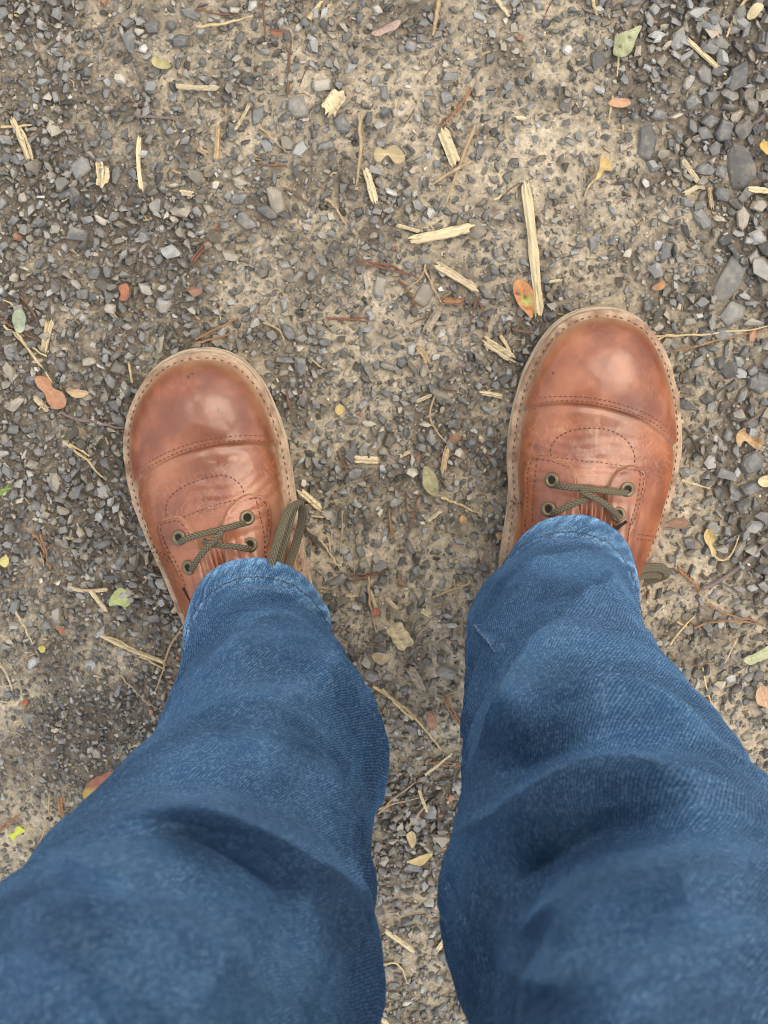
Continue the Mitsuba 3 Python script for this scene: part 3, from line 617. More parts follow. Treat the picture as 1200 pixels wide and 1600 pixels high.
# the wearer above the frame: head, arms raised to hold the camera, and a dark jumper
import manifold3d as m3
def limb(*js):
    def ball(p, r): return m3.Manifold.sphere(r, 24).translate([float(a) for a in p])
    return [m3.Manifold.batch_hull([ball(*a), ball(*b)]) for a, b in zip(js[:-1], js[1:])]
def fused(parts, step, it=12):
    q = m3.Manifold.batch_boolean(parts, m3.OpType.Add).refine_to_length(step).to_mesh()
    t_ = trimesh.Trimesh(q.vert_properties[:, :3], q.tri_verts); trimesh.smoothing.filter_taubin(t_, iterations=it); return t_
flesh = limb(((0, -.44, 1.30), .06), ((0, -.38, 1.46), .055), ((0, -.31, 1.53), .062)) + limb(((0, -.28, 1.525), .060), ((0, -.30, 1.61), .085)) + limb(((0, -.205, 1.53), .012), ((0, -.225, 1.565), .010))
for x, y in ((-.0865, -.31), (.085, -.31)): flesh += limb(((x, y, 1.59), .018), ((x, y - .01, 1.62), .02))
for sx in (-1, 1):
    flesh += limb(((sx * .17, -.27, 1.20), .040), ((sx * .085, -.06, 1.40), .027), ((sx * .07, -.02, 1.425), .026))
    for k in range(4): flesh += limb(((sx * .066, -.028 + k * .017, 1.43 + k * .004), .0095), ((sx * .045, -.02 + k * .018, 1.452), .0088), ((sx * (.022 + .004 * k), -.02 + k * .018, 1.450), .0080))
    flesh += limb(((sx * .078, -.04, 1.418), .011), ((sx * .060, -.034, 1.404), .0095), ((sx * .046, -.022, 1.405), .0085))
    rw = np.array(LEFT_LEG if sx < 0 else RIGHT_LEG); at_ = lambda z_: [float(np.interp(z_, rw[:, 0], rw[:, 1])), float(np.interp(z_, rw[:, 0], rw[:, 2] - rw[:, 4] / 2)) - .008, z_]
    flesh += limb((at_(.86), .066), (at_(.62), .050), (at_(.5), .044), (at_(.34), .036), (at_(.12), .030)) + limb((at_(.12), .030), ([*(at_(.12)[:2] + np.array([0, .01])), .05], .026))
flesh += limb(((-.08, -.44, .92), .09), ((.08, -.44, .92), .09)) + limb(((0, -.44, .92), .1), ((0, -.44, 1.35), .09))
part('person', 'body', fused(flesh, .016), 'skin_mat', smooth=True)
cloth = []
for a, b in ((-1, 1), (-1, -1), (1, 1)):
    cloth += limb(((a * .10, -.435, 1.0), .145), ((b * .10, -.42, 1.22), .15)) + limb(((a * .10, -.42, 1.22), .15), ((b * .12, -.43, 1.36), .11))
for sx in (-1, 1): cloth += limb(((sx * .15, -.43, 1.37), .085), ((sx * .25, -.36, 1.14), .068), ((sx * .10, -.10, 1.375), .046))
part('person', 'jumper', fused(cloth, .02, 20), 'shirt_mat', smooth=True)
cap_ = trimesh.creation.icosphere(4); hv_ = cap_.vertices * [.094, .112, .105]; kp = (hv_[:, 2] > .012 + .35 * hv_[:, 1])[cap_.faces].all(1)
part('person', 'hair', (hv_ + [0, -.305, 1.605], cap_.faces[kp]), 'dark_mat', smooth=True)
# ---------------------------------------------------------------- stones
rng = np.random.default_rng(5)
def chip_base(n, r):
    """an angular chip about 1 x 1 x 1: an uneven polygon, its upper rim drawn in and tilted"""
    a = np.sort((np.arange(n) + r.uniform(-.42, .42, n)) * 2 * np.pi / n)
    rad = 0.5 * r.uniform(0.66, 1.12, n)
    p = np.c_[np.cos(a) * rad, np.sin(a) * rad]
    k = r.uniform(0.55, 0.9); sh = r.uniform(-.09, .09, 2); tl = r.uniform(-.45, .45, 2)
    top = p * (k + r.uniform(-.1, .1, n)[:, None]) + sh
    zt = 0.5 + top @ tl
    i = np.arange(n); j = (i + 1) % n
    v = np.vstack([np.c_[p * 0.8, np.full(n, -.5)], np.c_[p, r.uniform(-.1, .12, n)], np.c_[top, zt], [[*top.mean(0), zt.mean() + r.uniform(-.02, .07)]]])
    f = [np.c_[i, j, j + n], np.c_[i, j + n, i + n], np.c_[i + n, j + n, j + 2 * n], np.c_[i + n, j + 2 * n, i + 2 * n], np.c_[i + 2 * n, j + 2 * n, i * 0 + 3 * n]]
    return v, np.vstack(f)
BASES = [chip_base(int(rng.integers(4, 7)), rng) for _ in range(60)]
def crumb_base(r):
    v = r.normal(size=(7, 3)); v /= np.linalg.norm(v, axis=1, keepdims=True); v *= r.uniform(.38, .55, (7, 1))
    h = ConvexHull(v); f = h.simplices.copy(); c = v.mean(0)
    nn_ = np.cross(v[f[:, 1]] - v[f[:, 0]], v[f[:, 2]] - v[f[:, 0]]); bad = (nn_ * (v[f[:, 0]] - c)).sum(1) < 0
    f[bad] = f[bad][:, ::-1]; return v, f
CRUMBS = [crumb_base(rng) for _ in range(30)]
def scatter(base, which, pos, size, yaw, tilt, tone):
    """many copies as one mesh: (vertices, faces, uv)"""
    vs, fs, us, n = [], [], [], 0
    for b in range(len(base)):
        s = np.nonzero(which == b)[0]
        if not len(s): continue
        v, f = base[b]
        w = v[None] * size[s][:, None]
        ca, sa = np.cos(tilt[s, 0])[:, None], np.sin(tilt[s, 0])[:, None]
        w = np.stack([w[..., 0], w[..., 1] * ca - w[..., 2] * sa, w[..., 1] * sa + w[..., 2] * ca], -1)
        ca, sa = np.cos(tilt[s, 1])[:, None], np.sin(tilt[s, 1])[:, None]
        w = np.stack([w[..., 0] * ca + w[..., 2] * sa, w[..., 1], -w[..., 0] * sa + w[..., 2] * ca], -1)
        ca, sa = np.cos(yaw[s])[:, None], np.sin(yaw[s])[:, None]
        w = np.stack([w[..., 0] * ca - w[..., 1] * sa, w[..., 0] * sa + w[..., 1] * ca, w[..., 2]], -1) + pos[s][:, None]
        vs.append(w.reshape(-1, 3)); fs.append((f[None] + (np.arange(len(s)) * len(v) + n)[:, None, None]).reshape(-1, 3))
        us.append(np.repeat(tone[s], len(v), 0)); n += len(s) * len(v)
    return np.vstack(vs), np.vstack(fs), np.vstack(us)
def tones(n, r, soil=0.0):
    lum = np.exp(r.normal(np.log(0.150), 0.42, n)); hue = r.beta(1.6, 3.2, n) * 0.9
    u = r.random(n)
    br = u < 0.20; lum[br] = np.exp(r.normal(np.log(.17), .3, br.sum())); hue[br] = r.uniform(.5, .85, br.sum())
    pale = (u > .20) & (u < .243); lum[pale] = r.uniform(.24, .38, pale.sum()); hue[pale] = r.uniform(.4, .8, pale.sum())
    red = (u > .265) & (u < .269); lum[red] = r.uniform(.10, .18, red.sum()); hue[red] = 1.0
    if soil:
        so = r.random(n) < soil; lum[so] = np.exp(r.normal(np.log(.25), .35, so.sum())); hue[so] = r.uniform(.7, .92, so.sum())
    return np.c_[np.clip(lum, .05, .55), hue]
PATCH = (-0.36, 0.36, -0.86, 0.03)
LEFT_AREA = sstep(-.06, -.14, 0)
def chips(n, lo, hi, power, r, dens, lift, flat=(0.35, 0.75), patch=PATCH, mind=0.0, sizes=None):
    x = r.uniform(patch[0], patch[1], n); y = r.uniform(patch[2], patch[3], n)
    g = dens(x, y)
    k = r.random(n) < np.clip(g, 0, 1) ** power
    x, y, g = x[k], y[k], g[k]; n = len(x)
    L = lo * (hi / lo) ** (r.random(n) ** 1.25)
    if sizes is not None: L = L * sizes(x, y)
    if mind:
        o = np.argsort(-L); keep = []; tree_pts = {}
        for i in o:
            c = (int(x[i] / mind), int(y[i] / mind)); ok = True
            for a in (-1, 0, 1):
                for b in (-1, 0, 1):
                    for j in tree_pts.get((c[0] + a, c[1] + b), ()):
                        if (x[i] - x[j]) ** 2 + (y[i] - y[j]) ** 2 < (0.32 * (L[i] + L[j])) ** 2: ok = False
            if ok: keep.append(i); tree_pts.setdefault(c, []).append(i)
        keep = np.array(keep); x, y, L, g = x[keep], y[keep], L[keep], g[keep]; n = len(x)
    size = np.c_[L * 1.08, L * r.uniform(.42, .88, n), L * r.uniform(flat[0], flat[1], n)]
    hgt = size[:, 2]
    z = height(x, y) + hgt * r.uniform(.05, .30, n) * (0.5 + g) + lift * np.clip(g, 0, 1) * r.uniform(.2, 1.2, n)
    tilt = r.normal(0, .22, (n, 2)) * (0.6 + np.clip(g, 0, 1))[:, None]
    return dict(pos=np.c_[x, y, z], size=size, yaw=r.uniform(0, 6.283, n), tilt=tilt, tone=tones(n, r), which=r.integers(0, 60, n))
def sub(c, m): return {k: v[m] for k, v in c.items()}
def joined(*cs): return {k: np.concatenate([c[k] for c in cs]) for k in cs[0]}
# the gravel is coarser up by the right edge, finer at the lower left
def coarse(x, y): return 1 + 0.45 * sstep(.16, .24, x) * sstep(-.62, -.35, y) - 0.25 * sstep(-.40, -.55, y) * sstep(-.02, -.14, x)
big = chips(2600, .0085, .0165, 1.6, rng, gravelly, .0022, (.3, .6), mind=.026, sizes=coarse)
mid = chips(60000, .0044, .0094, 1.15, rng, gravelly, .0030, mind=.017, sizes=coarse)
small = chips(39000, .0026, .0050, 0.8, rng, gravelly, .0014)
grit = chips(46000, .0013, .0033, 0.0, rng, gravelly, .0004, (.5, .9))
gg = gravelly(grit['pos'][:, 0], grit['pos'][:, 1])
soil_bits = rng.random(len(gg)) < 0.60 - 0.45 * np.clip(gg, 0, 1)
grit['tone'][soil_bits] = np.c_[np.exp(rng.normal(np.log(.27), .33, soil_bits.sum())), rng.uniform(.7, .92, soil_bits.sum())]
grit['which'] = rng.integers(0, 30, len(gg))
# hand-surveyed larger stones: place, length, width, height in metres, bearing in degrees, brightness, warmth, label
ST = [
 ((-.1319,-.0687),.0125,.0096,.0063,0,0.115,0.1,'smooth dark grey stone at the top left, right of a smaller angular pair'),
 ((-.1512,-.0598),.0108,.0096,.0054,20,0.13,0.05,'bluish grey angular stone at the top left with a faceted face'),
 ((-.1387,-.0589),.0071,.0079,.0045,70,0.11,0.3,'small dark stone squeezed between two bigger ones at the top left'),
 ((-.0568,-.111),.0183,.015,.0045,105,0.2,0.45,'flat grey brown slab lying left of the pale bark chip in the upper middle'),
 ((-.0278,-.1214),.015,.0108,.0072,120,0.14,0.1,'blue grey rounded stone just below the pale bark chip in the upper middle'),
 ((-.0411,-.0974),.0141,.0091,.0054,10,0.32,0.5,'pale sandy stone just above the flat grey brown slab'),
 ((-.0715,-.171),.0234,.0105,.0054,105,0.22,0.65,'long brown grey slab standing nearly upright in the picture above the middle'),
 ((-.0768,-.1803),.0167,.0092,.0036,150,0.1,0.1,'dark stone half under the lower end of the long brown grey slab'),
 ((-.2014,-.1507),.0168,.0143,.0036,40,0.19,0.2,'broad pale grey flat stone left of the cream double wood chip'),
 ((-.1783,-.1562),.0135,.0067,.0036,80,0.12,0.2,'narrow dark stone right of the cream double wood chip'),
 ((-.2052,-.1948),.0178,.0106,.0045,-10,0.12,0.12,'wide dark slate chip at the left, below the cream wood chip'),
 ((-.0931,-.1863),.0176,.0101,.0054,-40,0.14,0.25,'long grey stone leaning to the lower right, at the left of the middle'),
 ((-.0966,-.1714),.0126,.0084,.0054,10,0.15,0.0,'blue grey stone with a light scratch, upper left of the middle'),
 ((.0412,-.1052),.0091,.0083,.0054,0,0.18,0.05,'round light grey stone beside the orange catkin'),
 ((.0171,-.0716),.0091,.0083,.0054,-20,0.19,0.05,'small pale blue grey stone near the top, right of the pink leaf'),
 ((0,-.1023),.0062,.0108,.0045,0,0.15,0.1,'small upright grey stone in the upper middle'),
 ((-.0381,-.1364),.0133,.0067,.0045,12,0.15,0.05,'low oval blue grey stone under the blue grey rounded stone'),
 ((.1746,-.1356),.0285,.0134,.0027,85,0.1,0.1,'large dark flat slate set in the soil near the upper right'),
 ((.2374,-.1507),.0359,.0203,.0027,105,0.09,0.3,'biggest smooth dark slab at the right edge, dusted with soil'),
 ((.2241,-.1272),.0177,.0118,.0072,65,0.13,0.1,'thick dark grey stone above the biggest smooth slab at the right edge'),
 ((.2158,-.1206),.0126,.0109,.0063,-30,0.12,0.15,'angular dark stone left of the thick dark grey stone at the upper right'),
 ((.204,-.1081),.0118,.0101,.0054,30,0.15,0.1,'five sided grey stone in the coarse gravel at the upper right'),
 ((.2108,-.0908),.016,.0092,.0054,105,0.19,0.4,'upright oval grey brown stone below the pale stick at the upper right'),
 ((.2001,-.0957),.0109,.0063,.0054,55,0.3,0.6,'pale stone beside a dark splinter of slate at the upper right'),
 ((.2133,-.152),.0135,.0093,.0054,0,0.15,0.1,'broad grey stone left of the biggest slab at the right edge'),
 ((.224,-.1541),.0093,.0084,.0054,-40,0.16,0.05,'blue grey stone touching the biggest slab at the right edge'),
 ((.2255,-.1689),.0114,.0093,.0072,-20,0.14,0.0,'blue grey wedge of stone below the biggest slab at the right edge'),
 ((.2125,-.185),.0186,.0101,.0063,-50,0.16,0.3,'grey stone with a sandy patch, leaning to the lower right at the right side'),
 ((.2398,-.1846),.0178,.0093,.0072,85,0.27,0.65,'pale brown pointed stone standing upright at the right side'),
 ((.2323,-.2267),.0383,.0179,.0027,70,0.15,0.4,'big flat brownish slab sunk in the path at the right side'),
 ((.2363,-.2489),.0205,.0154,.0036,45,0.19,0.35,'four sided flat slab just below the big flat brownish slab'),
 ((.23,-.2638),.0162,.0103,.0054,20,0.15,0.2,'grey stone under the four sided flat slab at the right side'),
 ((.2122,-.2198),.0085,.0076,.0045,0,0.16,0.1,'round grey stone left of the big flat brownish slab'),
 ((-.0026,-.231),.0168,.0092,.0045,80,0.22,0.5,'oblong grey brown stone in the middle, left of the sunken slab'),
 ((.0272,-.2363),.0219,.0135,.0027,70,0.19,0.6,'flat brown stone sunk in the soil in the middle'),
 ((.0022,-.285),.0131,.0068,.0054,-15,0.16,0.45,'low brown grey stone in the middle below the oblong one'),
 ((.0122,-.2827),.0072,.0076,.0054,0,0.12,0.05,'small squarish dark stone in the middle'),
 ((.0187,-.2739),.0068,.0093,.0045,0,0.3,0.3,'pale grey upright stone in the middle beside the tan flake'),
 ((-.0144,-.3121),.0093,.0068,.0045,40,0.2,0.1,'light grey oval stone between the two shoes'),
 ((-.0198,-.36),.0111,.0086,.0045,50,0.18,0.1,'grey stone between the shoes below the cream wood chip'),
 ((-.0674,-.2801),.0157,.0055,.0054,-5,0.14,0.2,'long low stone right above the left shoe'),
 ((-.065,-.2612),.0135,.0076,.0054,-60,0.13,0.2,'dark upright oval stone above the left shoe'),
 ((.0733,-.331),.0068,.0085,.0072,0,0.2,0.15,'rounded pale grey stone close to the left side of the right shoe'),
 ((.064,-.36),.0103,.006,.0045,-10,0.15,0.05,'blue grey stone with a pale end left of the right shoe'),
 ((.2546,-.3531),.0182,.0165,.0081,30,0.13,0.2,'chunky dark stone at the right edge beside the bare sandy soil'),
 ((.2542,-.3714),.0148,.0113,.0072,25,0.14,0.2,'dark stone just below the chunky dark stone at the right edge'),
 ((.2563,-.2969),.0146,.0172,.0072,80,0.14,0.1,'big dark stone cut by the right edge beside the right shoe'),
 ((.2453,-.2748),.0094,.0051,.0063,55,0.12,0.05,'narrow leaning dark stone right of the right shoe toe'),
 ((.2516,-.2881),.0086,.0069,.0063,30,0.14,0.05,'small angular stone right of the right shoe toe, by the edge'),
 ((.237,-.3337),.0078,.0086,.0054,0,0.17,0.05,'blue grey chip on bare soil right of the right shoe'),
 ((-.1489,-.2432),.0118,.011,.0072,-15,0.27,0.45,'pale grey blocky stone above the left shoe'),
 ((-.1848,-.245),.0093,.0076,.0072,-20,0.33,0.55,'pale sandy blocky stone at the left'),
 ((-.1947,-.2215),.0102,.0093,.0063,0,0.13,0.1,'dark grey stone in the gravel at the left, above the pale blocky ones'),
 ((-.1856,-.2202),.0063,.0093,.0063,10,0.15,0.05,'upright blue grey stone next to the dark one at the left'),
 ((-.2034,-.2354),.0102,.0085,.0054,0,0.12,0.1,'flat dark stone in the gravel at the left'),
 ((-.2013,-.2819),.0102,.0068,.0054,10,0.3,0.5,'pale stone in dark gravel left of the left shoe'),
 ((-.1866,-.2961),.012,.0085,.0054,-40,0.16,0.1,'blue grey stone close to the left shoe toe'),
 ((-.2196,-.2841),.0077,.0128,.0054,30,0.11,0.1,'dark upright stone in the gravel left of the left shoe'),
 ((-.2375,-.345),.0078,.0069,.0054,0,0.16,0.05,'blue grey stone in the gravel left of the left shoe vamp'),
 ((-.1068,-.1889),.0084,.0067,.0054,0,0.15,0.3,'grey stone left of the long leaning stone, near the middle'),
 ((-.0091,-.5083),.0115,.0132,.0054,40,0.18,0.35,'grey stone between the jeans legs below the cream wood block'),
 ((-.0055,-.5903),.0135,.0117,.0063,60,0.26,0.6,'pale brown blocky stone beside the left knee of the jeans'),
 ((.0439,-.5064),.015,.0097,.0054,-15,0.22,0.5,'grey brown stone beside the right trouser leg'),
 ((.0223,-.6564),.0156,.0082,.0054,-10,0.15,0.2,'broad dark stone between the knees'),
 ((.0474,-.6533),.0119,.0082,.0054,0,0.19,0.1,'light grey stone near the right knee'),
 ((-.0165,-.4175),.0069,.0104,.0054,20,0.15,0.1,'dark upright stone between the shoes, near the orange needles'),
 ((.0178,-.4138),.0052,.0121,.0045,25,0.13,0.05,'slim dark stone between the shoes'),
 ((.1782,-.2432),.0076,.0102,.0063,10,0.1,0.1,'black stone at the top right of the right shoe toe'),
 ((-.2386,-.4715),.0097,.0071,.0054,20,0.18,0.3,'grey stone in fine gravel at the left'),
 ((.1811,-.1164),.0109,.0084,.0054,0,0.16,0.3,'small flat grey stone above the large flat slate'),
]
named_xy = np.array([s[0] for s in ST])
def clear(c, extra=0.0):
    p = shapely.points(c['pos'][:, 0], c['pos'][:, 1]); r = c['size'][:, 0] * 0.3
    m = np.ones(len(r), bool)
    for S in SOLES: m &= ~shapely.contains(S, p)
    if extra:
        for (q, L, W_, *_r) in ST:
            m &= np.hypot(c['pos'][:, 0] - q[0], c['pos'][:, 1] - q[1]) > extra * (L + W_) / 4 + r
    return m
big, mid, small, grit = sub(big, clear(big, .9)), sub(mid, clear(mid, .8)), sub(small, clear(small, .62)), sub(grit, clear(grit))
HIDDEN = [Polygon([(-.172,-.2798),(-.1238,-.2666),(-.0786,-.2931),(-.0578,-.3883),(-.0316,-.4725),(.0023,-.5546),(-.0092,-.5891),(0,-.69),(-.0119,-.7946),(-.3056,-.7946),(-.2996,-.6797),(-.2125,-.604),(-.1644,-.5399),(-.1568,-.4348),(-.1828,-.3425)]),
          Polygon([(.1469,-.2381),(.2008,-.2931),(.2091,-.338),(.1882,-.4348),(.2769,-.599),(.3062,-.629),(.3152,-.7946),(.0525,-.7946),(.0633,-.69),(.0427,-.629),(.0618,-.5546),(.059,-.506),(.0784,-.4348),(.0814,-.338),(.0998,-.2622)])]
FRAME = Polygon([(-.2488,-.0436),(.2488,-.0436),(.285,-.7829),(-.285,-.7829)])
def in_view(c):
    p = shapely.points(c['pos'][:, 0], c['pos'][:, 1]); m = shapely.contains(FRAME, p)
    for S in HIDDEN: m &= ~shapely.contains(S, p)
    return m
pool = joined(big, mid)
seen = in_view(pool); area = pool['size'][:, 0] * pool['size'][:, 1] * seen
pick = np.argsort(-area)[:300 - len(ST)]
rest = np.ones(len(area), bool); rest[pick] = False
# what a plain chip's label can point to
LM = ['the long cream stick', 'the spotted orange leaf', 'the ragged cream splinter', 'the broad bark chip', 'the cream double chip', 'the slender cream stick', 'the withered leaf', 'the oval orange leaf', 'the yellow oak leaf', 'the large flat slate', 'the biggest smooth slab', 'the big brownish slab', 'the chunky edge stone', 'the crumpled brown leaf', 'the grey green leaf', 'the torn green leaf', 'the square wood block', 'the level cream chip', 'the olive leaf', 'the shin-side double straw', 'the middle needle pair', 'the curled yellow leaf', 'the mauve edge twig', 'the long brown slab', 'the top right stick', 'the yellow pine needle', 'the red needle bundle', 'the pinkish leaf', 'the crumpled knee-side leaf', 'the blocky pale stone', 'the left shoe toe', 'the right shoe toe', 'the red brown leaf']
LM_XY = np.array([(.098,-.2008),(.0935,-.2363),(.0385,-.1948),(-.0328,-.1073),(-.1867,-.1541),(-.1618,-.1457),(.1586,-.0691),(.1548,-.1081),(.1462,-.1478),(.1746,-.1356),(.2374,-.1507),(.2323,-.2267),(.2546,-.3531),(-.2248,-.3027),(-.2455,-.2519),(-.186,-.4479),(.0077,-.4772),(-.0123,-.3495),(.0318,-.3645),(.0182,-.5388),(.0021,-.215),(.2261,-.4082),(.2455,-.4245),(-.0715,-.171),(.2103,-.0785),(-.1041,-.0577),(-.119,-.2008),(.0021,-.0602),(.0279,-.6478),(-.1489,-.2432),(-.1232,-.2726),(.1467,-.2432),(-.2014,-.5903)])
def describe(c):
    (x, y, _), (L, W_, _h), (lum, hue) = c['pos'][0], c['size'][0], c['tone'][0]
    tone = 'reddish' if hue > .95 else 'pale sandy' if lum > .25 else 'brownish grey' if hue > .48 else 'dark slate grey' if lum < .14 else 'mid grey'
    shape = 'long narrow' if W_ < .58 * L else 'blocky'
    big_ = 'large' if L > .0125 else 'medium'
    k = np.argmin(np.hypot(LM_XY[:, 0] - x, LM_XY[:, 1] - y)); dx, dy = x - LM_XY[k, 0], y - LM_XY[k, 1]
    v_ = 'above' if dy > 0 else 'below'; h_ = 'left of' if dx < 0 else 'right of'
    place = v_ if abs(dy) > 2.4 * abs(dx) else h_ if abs(dx) > 2.4 * abs(dy) else v_ + ' and ' + h_
    t = '%s %s %s stone chip %s %s' % (big_, shape, tone, place, LM[k])
    return t, 'stone', 'plain stone chips, ' + t
for i in pick:
    one = sub(pool, np.array([i])); v, f, u = scatter(BASES, one['which'], one['pos'], one['size'], one['yaw'], one['tilt'], one['tone'])
    key = numbered('stone_chip'); put(key, (v, f), 'stone_mat', uv=u)
    lab(key, *describe(one))
for (q, L, W_, Hh, ang, lum, hue, label) in ST:
    r = np.random.default_rng(int(abs(q[0]) * 1e5) + int(abs(q[1]) * 1e5))
    n = int(r.integers(6, 9)); a = np.sort((np.arange(n) + r.uniform(-.40, .40, n)) * 2 * np.pi / n); rad = r.uniform(.78, 1.10, n)
    p = np.c_[np.sign(np.cos(a)) * np.abs(np.cos(a)) ** .7 * rad * L / 2, np.sign(np.sin(a)) * np.abs(np.sin(a)) ** .7 * rad * W_ / 2]
    i = np.arange(n); j = (i + 1) % n; tl = r.uniform(-.10, .10, 2); bev = min(L, W_) * .11
    def inset(d_): return p * (1 - d_ / (np.linalg.norm(p, axis=1, keepdims=True)))
    lay = [np.c_[p * .97, np.full(n, -Hh * .6)], np.c_[p, np.full(n, Hh * .30) + r.uniform(-.1, .1, n) * Hh], np.c_[inset(bev), np.full(n, Hh * .62) + r.uniform(-.06, .06, n) * Hh], np.c_[inset(bev * 2.6) + r.uniform(-.04, .04, 2) * L, np.full(n, Hh * .74) + r.uniform(-.07, .07, n) * Hh]]
    for l in lay[1:]: l[:, 2] += l[:, :2] @ tl
    v = np.vstack(lay + [[[0, 0, Hh * .78]]]); f = []
    for k in range(3): f += [np.c_[i + k * n, j + k * n, j + (k + 1) * n], np.c_[i + k * n, j + (k + 1) * n, i + (k + 1) * n]]
    f.append(np.c_[i + 3 * n, j + 3 * n, i * 0 + 4 * n]); f = np.vstack(f)
    c_, s_ = math.cos(math.radians(ang)), math.sin(math.radians(ang))
    v = np.c_[v[:, 0] * c_ - v[:, 1] * s_ + q[0], v[:, 0] * s_ + v[:, 1] * c_ + q[1], v[:, 2] + float(height(q[0], q[1], False)) + .0012]
    key = numbered('stone'); put(key, (v, f), 'stone_mat', smooth=28 if False else False, uv=np.tile([lum, hue], (len(v), 1))); lab(key, label, 'stone')
def stuff_mesh(key, base, c, label, cat_):
    v, f, u = scatter(base, c['which'], c['pos'], c['size'], c['yaw'], c['tilt'], c['tone'])
    put(key, (v, f), 'stone_mat', uv=u); lab(key, label, cat_, kind='stuff')
stuff_mesh('fine_gravel', BASES, joined(sub(pool, rest), small), 'fine dark grey gravel covering the path around the feet', 'gravel')
stuff_mesh('grit', CRUMBS, grit, 'sandy grit and soil crumbs between the stones', 'grit')
# the path beyond the surveyed spot: the same kind of gravel, one tile laid eight times round it
r2 = np.random.default_rng(77)
flat_d = lambda x, y: np.clip(0.72 + (meshkit.fbm(np.stack([x, y, x * 0 + 9], -1) * 18, 3, 3) - .5) * .7, 0, 1)
tl_ = joined(chips(900, .0085, .015, 1.4, r2, flat_d, .0022, (.3, .6)), chips(9000, .0046, .009, 1.1, r2, flat_d, .0026), chips(16000, .0024, .005, .8, r2, flat_d, .0014))
tl_['pos'] -= [0, -0.415, 0]; tl_['pos'][:, 2] -= height(tl_['pos'][:, 0], tl_['pos'][:, 1] - .415, False) + .0005
v, f, u = scatter(BASES, tl_['which'], tl_['pos'], tl_['size'], tl_['yaw'], tl_['tilt'], tl_['tone'])
scene['gravel_tile'] = {'type': 'shapegroup', 'gravel': mikit.ply((v, f), 'stone_mat', uv=u)}
k = 0
for ix in (-1, 0, 1):
    for iy in (-1, 0, 1):
        if ix or iy:
            k += 1
            scene['outer_gravel__%03d' % k] = {'type': 'instance', 'to_world': T4().translate([ix * .72, -.415 + iy * .89, 0]) @ T4().scale([1, 1, 1]), 'group': {'type': 'ref', 'id': 'gravel_tile'}}
lab('outer_gravel', 'grey gravel of the path farther from the feet', 'gravel', kind='stuff')
# ---------------------------------------------------------------- plant litter lying on the path
COL = dict(cream=(.52, .44, .285), pale=(.45, .38, .255), grey=(.28, .24, .185), tan=(.36, .27, .165), brown=(.15, .092, .058), straw=(.48, .38, .215), needle=(.17, .085, .056), orange=(.27, .155, .085), dark=(.075, .055, .042), mauve=(.17, .135, .125), green=(.16, .28, .06))
def rest_z(p): return height(p[:, 0], p[:, 1], False)
def on_path(key, mesh, col, label, cat_, group=None):
    put(key, mesh, 'litter_mat', smooth=False, color=col); lab(key, label, cat_, group)
def splinter(pts, w, th, color, seed, ragged=1.0, lift=.0042):
    r = np.random.default_rng(seed); p = smooth_path(pts, 16) if len(pts) > 2 else np.stack([np.linspace(pts[0][k], pts[1][k], 16) for k in (0, 1)], 1)
    tg = np.gradient(p, axis=0); tg /= np.linalg.norm(tg, axis=1, keepdims=True); sd = np.c_[-tg[:, 1], tg[:, 0]]
    nc = 7; c = np.linspace(-.5, .5, nc)
    wid = w * (0.86 + 0.28 * meshkit.noise(np.c_[np.arange(16) * .5, np.full(16, seed * 3.1), np.zeros(16)]))
    wid[0] *= 1 - .25 * ragged; wid[-1] *= 1 - .35 * ragged
    V = p[:, None] + sd[:, None] * (c[None, :, None] * wid[:, None, None])
    for e, sg in ((0, -1), (15, 1)): V[e] += tg[e] * (r.normal(0, .30 * w * ragged, nc) * sg)[:, None]
    colh = r.normal(0, .16, nc) * th
    h = th * (1 - .35 * np.abs(c * 2) ** 3)[None] + colh[None] + (meshkit.noise(np.stack([np.arange(16)[:, None] * .8 + 0 * c, c[None] * 9 + 0 * np.arange(16.)[:, None], np.full((16, nc), seed * 1.7)], -1)) - .5) * th * .5
    L = np.linalg.norm(p[-1] - p[0]); arch = np.interp(np.arange(16), [0, 8, 15], r.uniform(-.02, .05, 3) * min(L, .03))
    base = np.median(rest_z(p)) + lift + arch[:, None]
    top = np.concatenate([V, (base + h)[..., None]], -1); bot = np.concatenate([V, (base - .0006 + 0 * h)[..., None]], -1)
    ring = np.concatenate([top, bot[:, ::-1]], 1); v = ring.reshape(-1, 3); m = ring.shape[1]
    f = tri(grid_faces(16, m, wrap_v=True))
    ends = []
    for k in range(nc - 1):
        for e in (0, 15):
            q = [e * m + k, e * m + k + 1, e * m + m - 2 - k, e * m + m - 1 - k]; ends.append(q if e == 0 else q[::-1])
    f = np.vstack([f, tri(np.array(ends))])
    st = np.r_[r.normal(1, .13, nc), np.full(m - nc, .8)]
    co = np.array(COL[color])[None, None] * st[None, :, None] * (0.85 + .3 * meshkit.noise(np.stack([np.arange(16)[:, None] * 1.3 + np.zeros((1, m)), np.zeros((16, 1)) + np.arange(m)[None] * 2.2, np.full((16, m), seed)], -1)))[..., None]
    speck = r.random((16, m)) < .06; co[speck] *= .55
    return (v, f), np.clip(co.reshape(-1, 3), 0, 1)
